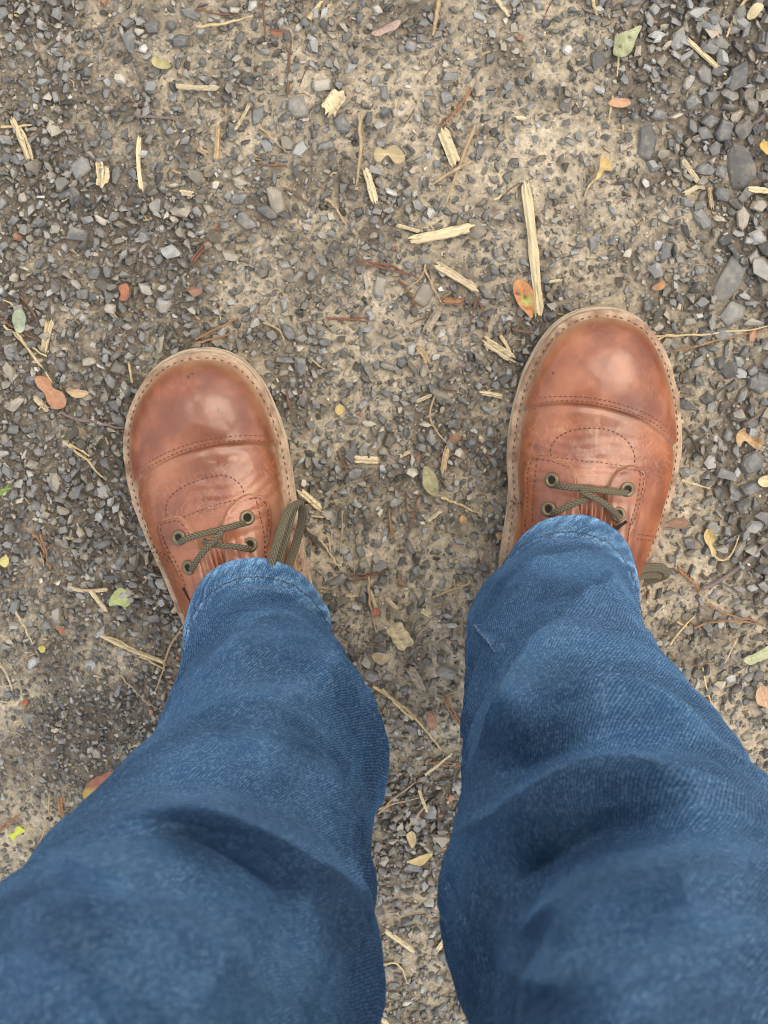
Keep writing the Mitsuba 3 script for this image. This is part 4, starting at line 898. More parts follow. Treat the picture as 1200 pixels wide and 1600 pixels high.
def stalk(pts, w, color, seed, lift=.0046, sides=6):
    r = np.random.default_rng(seed); p = np.asarray(pts, float)
    n = 18; p = smooth_path(p, n) if len(p) > 2 else np.stack([np.linspace(p[0][k], p[1][k], n) for k in (0, 1)], 1)
    L = np.linalg.norm(np.diff(p, axis=0), axis=1).sum()
    p = p + (meshkit.noise(np.c_[np.arange(n) * .55, np.full(n, seed * 2.3), np.zeros(n)]) - .5)[:, None] * .035 * min(L, .04)
    z = np.full(n, rest_z(p).mean() + lift) + (meshkit.noise(np.c_[np.arange(n) * .3, np.full(n, seed * 5.3), np.ones(n)]) - .3) * min(.0035, L * .09)
    rad = w / 2 * np.interp(np.linspace(0, 1, n), [0, .5, 1], [1.05, 1, .55]) * (.9 + .25 * r.random(n))
    v, f = tube(np.c_[p, z], rad, sides)
    co = np.array(COL[color])[None] * (0.72 + .5 * meshkit.noise(np.c_[v[:, :2] * 900, np.full(len(v), seed)]))[:, None]
    return (v, f), np.clip(co, 0, 1)
def leaf(outline, c0, c1, seed, curl=.004, lift=.0080, veins=True, spots=()):
    B = np.asarray(outline, float); B = smooth_path(B, 64, closed=True); pg = Polygon(B).buffer(0)
    x0, y0, x1, y1 = pg.bounds; st = max((x1 - x0), (y1 - y0)) / 16
    gx_, gy_ = np.meshgrid(np.arange(x0, x1, st), np.arange(y0, y1, st)); q = np.c_[gx_.ravel(), gy_.ravel()]; q = q[shapely.contains_xy(pg.buffer(-st * .4), q[:, 0], q[:, 1])]
    P2 = np.vstack([B, q]); F = Delaunay(P2).simplices; cen = P2[F].mean(1); F = F[shapely.contains_xy(pg, cen[:, 0], cen[:, 1])]
    c = P2.mean(0); u, s_, vt = np.linalg.svd(P2 - c, full_matrices=False); a = (P2 - c) @ vt[0]; b = (P2 - c) @ vt[1]; la, lb = np.abs(a).max(), np.abs(b).max() + 1e-9
    k = seed * 1.3
    z = rest_z(c[None])[0] + lift + curl * ((b / lb) ** 2 * .8 + .5 * np.sin(a / la * 2.2 + k)) * .6 + (meshkit.noise(np.c_[P2 * 260, np.full(len(P2), k)]) - .5) * curl * .8 - .0006 * np.exp(-(b / (lb * .08)) ** 2)
    t = meshkit.fbm(np.c_[P2 * 170, np.full(len(P2), k)], 3)[:, None]
    co = np.array(c0) * (1 - sstep(.35, .65, t)) + np.array(c1) * sstep(.35, .65, t)
    if veins: co = co * (1 + .35 * np.exp(-(b / (lb * .09)) ** 2))[:, None]
    for (sx, sy, sr, sc) in spots: w_ = np.exp(-(((P2[:, 0] - sx) ** 2 + (P2[:, 1] - sy) ** 2) / sr ** 2) ** 2)[:, None]; co = co * (1 - w_) + np.array(sc) * w_
    f3 = F.copy(); nn_ = np.cross(P2[F[:, 1]] - P2[F[:, 0]], P2[F[:, 2]] - P2[F[:, 0]]); f3[nn_ < 0] = f3[nn_ < 0][:, ::-1]
    n = len(P2); v = np.vstack([np.c_[P2, z + .00025], np.c_[P2, z - .00025]])
    i = np.arange(64); j = (i + 1) % 64
    f = np.vstack([f3, f3[:, ::-1] + n, np.c_[i, i + n, j + n], np.c_[i, j + n, j]])
    return (v, f), np.clip(np.vstack([co, co]) * .68 + .045, 0, 1)
K = 1 / 2290.0
# (name, line, width in units of K metres, thickness in mm, colour, label)
WOOD = [
 ('stick',[(.0934,-.1596),(.0978,-.188),(.1014,-.2181),(.1046,-.2493)],17,2.6,'cream','long split cream stick pointing at the toe of the right shoe'),
 ('wood_chip',[(.018,-.1987),(.0385,-.1948),(.059,-.1901)],18,2.6,'cream','long cream splinter with ragged ends above the middle'),
 ('wood_chip',[(.0085,-.1889),(.0171,-.191),(.0235,-.1931)],6,1.4,'pale','thin pale splinter at the left end of the long ragged cream one'),
 ('wood_chip',[(.0343,-.2146),(.0482,-.2232),(.0624,-.2319)],14,1.6,'pale','pale flat splinter slanting to the lower right in the middle'),
 ('wood_chip',[(-.0119,-.152),(-.0089,-.1625),(-.006,-.1735)],13,2.4,'cream','small upright cream chip in the upper middle'),
 ('wood_chip',[(.0384,-.126),(.0431,-.1373),(.0475,-.1482)],20,2.2,'cream','cream chip with a grey pebble on it, below the orange catkin'),
 ('wood_chip',[(-.0375,-.1139),(-.0328,-.1073),(-.0281,-.1011)],28,3.0,'cream','broad ragged pale bark chip next to the flat grey brown slab'),
 ('wood_chip',[(-.1889,-.1457),(-.188,-.1541),(-.1887,-.1629)],13,2.6,'cream','left half of the cream double wood chip at the upper left'),
 ('wood_chip',[(-.184,-.1507),(-.1838,-.1558),(-.1852,-.1608)],9,2.2,'cream','right half of the cream double wood chip at the upper left'),
 ('stick',[(-.1613,-.1306),(-.1627,-.1457),(-.1611,-.1651)],8,2.0,'cream','slender curved cream stick standing upright at the upper left'),
 ('wood_chip',[(-.2453,-.1189),(-.2403,-.1306),(-.2359,-.1457)],10,1.8,'cream','cream splinter under a straw at the left edge'),
 ('wood_chip',[(-.2404,-.1239),(-.2358,-.1339),(-.233,-.1457)],5,1.2,'pale','narrow pale splinter along the right side of the cream one at the left edge'),
 ('wood_chip',[(-.136,-.0974),(-.1226,-.0986),(-.1087,-.0986)],9,1.8,'pale','pale level splinter at the upper left, above the stones'),
 ('wood_chip',[(-.1092,-.1239),(-.1099,-.1339),(-.111,-.1444)],10,2.2,'tan','tan upright chip left of the middle at the top'),
 ('wood_chip',[(-.0979,-.1256),(-.0927,-.1173),(-.0883,-.109)],6,1.6,'pale','thin pale splinter leaning right, next to the tan upright chip'),
 ('stick',[(.1982,-.0683),(.2103,-.0785),(.2233,-.0896)],9,2.4,'cream','pale stick across the coarse gravel at the top right'),
 ('wood_chip',[(.2432,-.1651),(.2573,-.1663)],11,2.0,'cream','cream chip cut by the right edge below the biggest slab'),
 ('wood_chip',[(.0063,-.4696),(.0158,-.4848)],31,6,'cream','square cream wood block between the legs'),
 ('wood_chip',[(-.0211,-.3495),(-.0123,-.3495),(-.0035,-.3504)],13,2.6,'cream','level cream chip between the shoes'),
 ('wood_chip',[(-.0579,-.3727),(-.0513,-.3782),(-.0448,-.3842)],13,2.4,'cream','cream chip touching the right side of the left shoe'),
 ('wood_chip',[(.0286,-.2603),(.0363,-.2471)],15,2.6,'grey','greyish bark chip beside the middle, left of the right shoe'),
 ('wood_chip',[(.0681,-.2669),(.0773,-.273),(.0869,-.2792)],16,1.8,'pale','torn pale flake of wood left of the right shoe toe'),
 ('wood_chip',[(.0784,-.2633),(.0833,-.2704),(.086,-.2774)],7,1.6,'pale','narrow pale splinter between the torn flake and the right shoe'),
 ('wood_chip',[(.0435,-.3418),(.0418,-.35),(.0406,-.3586)],10,1.4,'tan','pointed tan flake between the shoes'),
 ('wood_chip',[(.0663,-.3032),(.0742,-.3045),(.0812,-.3063)],9,1.6,'pale','small pale seed-shaped flake beside the left edge of the right shoe'),
 ('wood_chip',[(.0218,-.3094),(.0275,-.3067),(.0327,-.3045)],6,1.2,'pale','short thin pale flake between the shoes'),
 ('wood_chip',[(.0106,-.3472),(.0141,-.3459),(.0176,-.3441)],6,1.2,'cream','short cream flake between the shoes, right of the level chip'),
 ('stick',[(-.1997,-.4777),(-.1828,-.4867),(-.156,-.4973)],8,2.0,'cream','long cream splinter meeting the left trouser leg'),
 ('wood_chip',[(-.224,-.2537),(-.2274,-.2638),(-.2301,-.2744)],8,1.8,'cream','right one of two cream upright splinters at the left'),
 ('wood_chip',[(-.2275,-.2541),(-.2296,-.2638),(-.2318,-.273)],6,1.6,'straw','left one of two cream upright splinters at the left'),
 ('wood_chip',[(-.2384,-.3059),(-.2343,-.3103),(-.2297,-.3152)],11,1.6,'pale','pale flake below the brown leaf at the left'),
 ('wood_chip',[(.1982,-.1457),(.2054,-.1553),(.2126,-.1651)],9,1.6,'pale','pale splinter leaning to the lower right in the coarse gravel at the right'),
 ('wood_chip',[(.2,-.1684),(.2049,-.1655),(.2099,-.1625)],9,1.2,'pale','pale curled shaving just below the leaning splinter at the right'),
 ('wood_chip',[(.2163,-.1634),(.2175,-.171),(.2186,-.1778)],7,1.6,'tan','tan upright splinter in the right gravel'),
 ('wood_chip',[(-.2065,-.4441),(-.201,-.4517),(-.195,-.4597)],8,1.8,'cream','pale splinter pointing down right, left of the green leaf'),
 ('wood_chip',[(-.2212,-.4423),(-.2115,-.4451),(-.1935,-.4441)],6,1.2,'pale','thin pale splinter left of the torn green leaf'),
 ('wood_chip',[(-.0099,-.4451),(-.0076,-.4517),(-.0054,-.4587)],7,1.4,'pale','narrow pale splinter between the trouser hems'),
 ('wood_chip',[(.0018,-.4503),(.0054,-.4545),(.009,-.4583)],8,1.8,'pale','short pale chip above the square wood block'),
 ('wood_chip',[(.0265,-.4587),(.0319,-.462)],9,2.0,'cream','little cream chip right of the square wood block'),
 ('wood_chip',[(.0181,-.5016),(.0227,-.5097),(.0277,-.5194)],17,2.4,'grey','grey brown bark slab between the trouser legs'),
 ('wood_chip',[(.0302,-.3943),(.035,-.3902),(.0399,-.3865)],6,1.4,'pale','pale chip leaning right between the shoe laces'),
 ('wood_chip',[(.0014,-.7065),(.0113,-.7142),(.0217,-.722)],9,1.8,'cream','pale double splinter at the bottom between the thighs'),
 ('wood_chip',[(.046,-.7101),(.0423,-.7173),(.0395,-.7215)],9,1.8,'cream','upper arm of the bent pale chip at the bottom beside the right thigh'),
 ('wood_chip',[(-.0123,-.7706),(-.0048,-.7759),(.0029,-.7823)],9,2.0,'cream','cream splinter at the very bottom between the thighs'),
 ('wood_chip',[(-.1436,-.455),(-.1483,-.4606)],9,1.6,'pale','pale chip tucked between the left shoe and the hem'),
 ('wood_chip',[(-.0511,-.4441),(-.0507,-.4507)],6,1.4,'cream','tiny cream chip right of the left trouser hem'),
 ('wood_chip',[(.0314,-.6116),(.0277,-.6027),(.0253,-.5947)],6,1.4,'cream','cream forked splinter beside the knees'),
 ('wood_chip',[(-.1227,-.1381),(-.1172,-.1415)],8,1.5,'tan','small tan chip at the upper left, by the dark gravel'),
 ('wood_chip',[(-.1352,-.1667),(-.1268,-.168)],9,1.4,'pale','pale flake lying level above the left shoe'),
 ('wood_chip',[(.023,-.2726),(.0278,-.2774),(.0291,-.2819)],11,1.4,'tan','tan pointed flake next to the pale upright stone in the middle'),
 ('wood_chip',[(.0401,-.2397),(.0518,-.2402)],11,2.0,'orange','orange brown bark chip below the pale flat splinter'),
 ('wood_chip',[(-.1735,-.2827),(-.1717,-.2961)],4,1.2,'straw','thin curved straw-coloured splinter touching the left shoe toe'),
 ('wood_chip',[(.0868,-.1181),(.0936,-.1189)],7,1.4,'cream','short cream flake at the top, right of the middle'),
 ('wood_chip',[(.111,-.2267),(.1191,-.2254)],5,1.1,'pale','short level straw-pale flake above the right shoe'),
]
for i, (nm, pts, w, th, c, label) in enumerate(WOOD):
    key = numbered(nm); m_, co = splinter(pts, w * K * .86, th * .00085, c, 40 + i, ragged=.12 if 'square' in label else 1.0, lift=.0065 if 'square' in label else .0042)
    on_path(key, m_, co, label, 'wood chip' if nm == 'wood_chip' else 'stick')
STALK = [
 ('twig',[[(-.2218,-.3166),(-.2059,-.322),(-.1785,-.3283)]],7,'mauve','thin grey twig touching the left side of the left shoe'),
 ('twig',[[(.223,-.4423),(.2371,-.4362),(.2522,-.4235),(.2692,-.4082)]],9,'mauve','mauve grey twig reaching in from the right edge'),
 ('twig',[[(-.1655,-.1168),(-.1517,-.1173),(-.1399,-.1189),(-.1337,-.1218)]],6,'mauve','thin knobbly twig at the upper left'),
 ('twig',[[(-.0168,-.1156),(-.0156,-.1373),(-.0191,-.1651)]],6,'tan','upright bent twig in the upper middle'),
 ('twig',[[(.0603,-.1227),(.0529,-.1415),(.0417,-.1727)],[(.0576,-.1465),(.0424,-.1549),(.0298,-.1634)]],6,'tan','pair of crossed brown stems in the upper middle'),
 ('twig',[[(.0365,-.0395),(.0345,-.0508),(.0317,-.0654)]],8,'tan','brown stem hanging in from the top edge'),
 ('twig',[[(.2057,-.0476),(.2141,-.0598),(.2226,-.0728)]],7,'tan','brown twig in the coarse gravel at the top right'),
 ('twig',[[(.2397,-.1264),(.2462,-.1206),(.255,-.1123)]],8,'mauve','reddish brown twig at the right edge above the biggest slab'),
 ('twig',[[(.2056,-.3274),(.2131,-.3386),(.2211,-.3509)]],5,'dark','dark straight twig right of the right shoe'),
 ('twig',[[(.0613,-.4394),(.0493,-.4437),(.0336,-.4498)],[(.0488,-.4362),(.0502,-.4432),(.052,-.4507)]],4,'tan','small crossed twigs left of the right trouser hem'),
 ('twig',[[(-.056,-.3989),(-.0503,-.4059),(-.0463,-.4152)]],7,'dark','dark twig right of the lace loop of the left shoe'),
 ('twig',[[(-.2426,-.6176),(-.2494,-.6352),(-.2581,-.6528)],[(-.2404,-.5977),(-.2418,-.6086),(-.2412,-.6176)]],4,'tan','forked brown stem beside the yellow green leaf bits'),
 ('twig',[[(.0866,-.259),(.0979,-.2616),(.1061,-.2603)]],5,'brown','short dark brown twig at the left of the right shoe toe'),
 ('twig',[[(.2468,-.326),(.2531,-.3215),(.2591,-.317)]],7,'mauve','thick reddish stem of the curled husk at the right'),
 ('straw',[[(-.2531,-.1243),(-.2425,-.1239),(-.2311,-.1227)]],5,'straw','level straw across the cream splinter at the left edge'),
 ('straw',[[(-.2736,-.4953),(-.2682,-.5059),(-.2633,-.5184)]],5,'pale','pale straw at the left edge low down'),
 ('straw',[[(-.2637,-.4512),(-.2555,-.4668),(-.2473,-.4839)]],5,'pale','straight pale straw at the left, below the middle'),
 ('straw',[[(-.2209,-.3373),(-.2077,-.3472),(-.1921,-.3654)],[(-.2162,-.3391),(-.2089,-.3432),(-.2024,-.3472)]],5,'straw','forked straw left of the left shoe'),
 ('straw',[[(-.1938,-.4786),(-.1739,-.4896),(-.153,-.5001)],[(-.1727,-.4934),(-.1629,-.4982),(-.1549,-.504)]],4,'straw','thin straw beside the long cream splinter at the left trouser leg'),
 ('straw',[[(-.1423,-.4739),(-.1527,-.4906),(-.1562,-.5025),(-.1621,-.5194)]],4,'tan','bent thin stem along the left trouser leg'),
 ('straw',[[(-.1876,-.5073),(-.1771,-.5194),(-.1629,-.532)]],3,'tan','hair thin stem below the long cream splinter'),
 ('straw',[[(-.2234,-.4068),(-.2171,-.4073),(-.211,-.4101)]],5,'straw','short straw at the left beside the orange needles'),
 ('straw',[[(.0398,-.3773),(.0532,-.3828),(.0656,-.3888)]],5,'straw','straw leading to the right shoe from the left'),
 ('straw',[[(-.0506,-.3906),(-.0355,-.3916)]],4,'straw','short level straw right of the left shoe'),
 ('straw',[[(-.0288,-.3865),(-.0293,-.4036),(-.0312,-.4208)]],3,'tan','thin upright stem right of the lace loop'),
 ('straw',[[(-.0077,-.5155),(.0137,-.5315),(.0297,-.5485),(.0412,-.5641)],[(-.0014,-.5174),(.01,-.529),(.0205,-.5407)]],6,'straw','long double straw between the shins'),
 ('straw',[[(-.0046,-.6136),(.0083,-.6002),(.023,-.5883)],[(-.0046,-.6096),(.0115,-.6037),(.0258,-.5997)]],4,'tan','thin brown stems beside the left knee'),
 ('straw',[[(.0176,-.6231),(.0231,-.6156),(.0286,-.6086)]],5,'tan','short tan straw between the knees'),
 ('straw',[[(.0294,-.5833),(.0385,-.5755),(.0486,-.5671)]],6,'cream','cream straw near the right knee'),
 ('straw',[[(-.0014,-.734),(.0085,-.7329),(.0142,-.7402),(.018,-.7491),(.0227,-.7507)]],4,'straw','curled straw at the bottom between the thighs'),
 ('straw',[[(.1816,-.2651),(.2079,-.2633),(.2295,-.2616),(.2622,-.2568)],[(.1851,-.2669),(.1919,-.2633),(.1993,-.2638)]],4,'straw','long branched straw reaching in from the right edge, right of the right shoe toe'),
 ('straw',[[(.1975,-.2744),(.2211,-.2682),(.2623,-.259)]],4,'orange','thin orange straw just below the long branched one at the right'),
 ('straw',[[(.2016,-.3023),(.1989,-.3126),(.1958,-.322)]],3,'straw','thin upright straw right of the right shoe'),
 ('straw',[[(.2057,-.365),(.2142,-.3677),(.2254,-.3705)]],4,'cream','pale thin straw right of the right shoe, over bare soil'),
 ('straw',[[(.2022,-.4848),(.2094,-.4739),(.2185,-.463)]],4,'straw','straw right of the right trouser leg'),
 ('straw',[[(.2255,-.5025),(.2298,-.5194),(.2356,-.5388)]],3,'straw','thin straw along the edge of the right trouser leg'),
 ('straw',[[(.2489,-.4801),(.2445,-.4915),(.2391,-.503)]],3,'straw','thin straw above the green blade at the right'),
 ('straw',[[(-.0487,-.0545),(-.0441,-.0484),(-.039,-.0411)]],9,'straw','thick pale straw at the top edge, left of the middle'),
 ('straw',[[(.0718,-.0407),(.0765,-.0468),(.0815,-.0533)]],8,'cream','thick pale straw at the top edge, right of the middle'),
 ('straw',[[(.2374,-.0403),(.2307,-.0488),(.2269,-.0569),(.2231,-.0663)]],6,'straw','pale grass stalk in the top right corner'),
 ('straw',[[(.1353,-.0407),(.1367,-.0476),(.1389,-.0525)]],6,'straw','short straw at the top edge toward the right'),
 ('straw',[[(.1504,-.104),(.1494,-.1123),(.148,-.1222)]],4,'straw','thin straw under the small orange leaf'),
 ('straw',[[(-.0392,-.171),(-.032,-.1773),(-.0252,-.1889)]],5,'tan','tan straw above the middle'),
 ('straw',[[(-.0835,-.1227),(-.0739,-.131),(-.0647,-.1402)]],4,'tan','brown thin straw right of the dark gravel'),
 ('straw',[[(-.2146,-.1731),(-.2094,-.1701),(-.2033,-.1667)]],4,'pale','pale short straw in the dark gravel at the left'),
 ('straw',[[(.0279,-.2116),(.0258,-.2224),(.0172,-.2302)],[(.0271,-.2181),(.031,-.2267),(.0388,-.241)]],4,'tan','forked tan stems above the sunken brown stone'),
 ('straw',[[(.0349,-.3045),(.0315,-.3193),(.0431,-.3382)]],4,'tan','bent thin stem between the shoes'),
 ('straw',[[(-.0321,-.3436),(-.0286,-.3509),(-.0243,-.3609)]],4,'brown','brown curved stem beside the level cream chip'),
 ('straw',[[(-.0663,-.3014),(-.0647,-.3126),(-.0626,-.3193)]],5,'brown','brown thin stem at the right of the left shoe'),
 ('straw',[[(-.0813,-.2541),(-.0693,-.2616),(-.0668,-.2704)]],4,'tan','tan curved stem above the left shoe'),
 ('straw',[[(-.05,-.2792),(-.0448,-.2836),(-.0396,-.2867)]],4,'tan','short tan straw right of the left shoe toe'),
 ('straw',[[(-.0103,-.4338),(-.0099,-.4526),(-.0081,-.463),(-.0036,-.4791)]],5,'tan','long thin tan stem between the trouser hems'),
 ('straw',[[(-.0269,-.4493),(-.0179,-.4488)]],6,'straw','short straw by the left hem'),
 ('straw',[[(-.2362,-.3148),(-.2294,-.3081),(-.2226,-.3023)]],3,'tan','thin stem beneath the brown leaf'),
 ('pine_needle',[[(-.0172,-.2124),(0,-.215),(.0241,-.225)],[(-.0163,-.2133),(.0021,-.2181),(.0215,-.2224)]],4,'needle','pair of red brown pine needles in the middle'),
 ('pine_needle',[[(-.0389,-.2511),(-.0238,-.2528),(-.0099,-.2502)],[(-.038,-.2519),(-.0225,-.2524),(-.0112,-.2537)]],4,'needle','pair of red brown pine needles above the shoes, near the middle'),
 ('pine_needle',[[(-.1288,-.2142),(-.1208,-.2043),(-.1093,-.1871)],[(-.1274,-.2129),(-.1177,-.2008),(-.1085,-.1889)],[(-.1291,-.2124),(-.1208,-.2021),(-.112,-.1914)]],4,'needle','bundle of dark red pine needles at the left of the middle'),
 ('pine_needle',[[(-.1279,-.2664),(-.1147,-.2594),(-.0985,-.2515)],[(-.1301,-.2695),(-.1105,-.2638),(-.0961,-.2607)]],4,'orange','pair of orange pine needles at the toe of the left shoe'),
 ('pine_needle',[[(-.1221,-.0598),(-.1062,-.0577),(-.0849,-.0525)]],5,'straw','yellow pine needle near the top left'),
 ('pine_needle',[[(-.1222,-.048),(-.1102,-.0508),(-.0923,-.0525)]],4,'needle','reddish needle at the top edge above the yellow one'),
 ('pine_needle',[[(-.2574,-.2563),(-.2428,-.2682),(-.2285,-.2774)],[(-.249,-.2607),(-.2368,-.2792),(-.2258,-.2961)]],5,'straw','pair of long yellow brown needles ending at the brown leaf'),
 ('pine_needle',[[(-.2593,-.2515),(-.2467,-.2594),(-.235,-.2669)],[(-.2444,-.2363),(-.2383,-.2441),(-.2335,-.2537)]],5,'brown','dark brown needles at the left edge'),
 ('pine_needle',[[(-.2411,-.405),(-.2371,-.4161),(-.2332,-.4301)],[(-.2392,-.404),(-.2354,-.417),(-.2327,-.4282)]],4,'orange','bundle of orange needles at the left'),
 ('pine_needle',[[(-.0454,-.4059),(-.0379,-.4175),(-.0299,-.4305)],[(-.0387,-.405),(-.0378,-.4105),(-.0374,-.4161)]],4,'straw','yellow needles right of the left shoe'),
 ('pine_needle',[[(.0031,-.386),(.0049,-.3966),(.0071,-.4096)],[(.0035,-.3874),(.0044,-.3976),(.0053,-.4068)]],4,'orange','orange upright needle between the shoes'),
 ('pine_needle',[[(.015,-.3727),(.016,-.3874),(.0178,-.4022)],[(.0226,-.3746),(.0213,-.3897),(.0173,-.4031)]],3,'needle','V of thin reddish needles between the shoes'),
 ('pine_needle',[[(-.0241,-.4343),(-.0112,-.4329),(.0027,-.4282)],[(-.0224,-.4376),(-.0089,-.4338),(.0009,-.4301)]],4,'needle','pair of reddish needles between the trouser hems'),
 ('pine_needle',[[(.0409,-.5223),(.0492,-.5378),(.0603,-.5544)],[(.0427,-.5242),(.0482,-.5315),(.0557,-.5475)],[(.0437,-.5266),(.0481,-.5203),(.0535,-.5146)]],4,'orange','orange pine needles beside the right trouser leg'),
 ('pine_needle',[[(.0307,-.5725),(.0436,-.5755),(.0578,-.5764)],[(.0321,-.574),(.0413,-.5735),(.0532,-.5745)]],3,'orange','orange needle pair at the right knee'),
 ('pine_needle',[[(.2262,-.4545),(.245,-.463),(.2664,-.4691)],[(.2184,-.4715),(.2384,-.4673),(.2664,-.4696)]],4,'orange','V of orange needles at the right edge'),
 ('pine_needle',[[(.2155,-.5011),(.2227,-.5001),(.2307,-.4982)]],4,'needle','short red needle beside the right trouser leg'),
 ('pine_needle',[[(-.0626,-.1032),(-.0628,-.0875),(-.0605,-.0679)]],5,'brown','upright brown needle in the upper left part'),
 ('pine_needle',[[(-.078,-.0403),(-.0782,-.0529),(-.0768,-.0679)]],4,'brown','upright brown needle at the top edge'),
 ('pine_needle',[[(-.0839,-.1478),(-.0742,-.149),(-.0636,-.1499)]],5,'brown','level brown needle at the upper left of the middle'),
 ('pine_needle',[[(-.0667,-.1638),(-.0574,-.1689),(-.0503,-.1744)]],5,'brown','brown needle slanting down right, by the long slab'),
 ('pine_needle',[[(.0625,-.2367),(.0674,-.2485),(.0684,-.2616)],[(.0621,-.2389),(.0596,-.2506),(.0555,-.2642)]],3,'needle','V of fine reddish needles left of the right shoe toe'),
 ('pine_needle',[[(-.2326,-.5992),(-.2321,-.6086),(-.2317,-.6216)],[(-.2341,-.6007),(-.2332,-.6126),(-.2302,-.6196)]],5,'orange','orange brown needles above the left thigh'),
 ('pine_needle',[[(-.28,-.6256),(-.2709,-.6191),(-.2614,-.6131)],[(-.2801,-.6281),(-.2729,-.6231),(-.2642,-.6151)]],4,'orange','orange needles at the left edge above the thigh'),
 ('pine_needle',[[(-.1844,-.1131),(-.1801,-.1114),(-.1762,-.1081)]],4,'orange','short curved orange needle in the dark gravel'),
 ('pine_needle',[[(-.165,-.4198),(-.1588,-.4362),(-.1515,-.4479)]],4,'brown','brown stem along the left side of the left shoe'),
 ('pine_needle',[[(.0237,-.5388),(.0274,-.5534)]],3,'needle','tiny red needle between the shins'),
 ('grass_blade',[[(-.2672,-.3764),(-.2631,-.3727),(-.2589,-.3677)],[(-.2671,-.3746),(-.2635,-.3718),(-.2572,-.3705)]],5,'green','little tuft of green grass at the left edge'),
]
for i, (nm, lines, w, c, label) in enumerate(STALK):
    key = numbered(nm); ms = [stalk(l, w * K * .82, c, 300 + 7 * i + j, lift=.0044 + .0006 * j) for j, l in enumerate(lines)]
    on_path(key, cat([a for a, b in ms]), np.vstack([b for a, b in ms]), label, nm.replace('_', ' '))
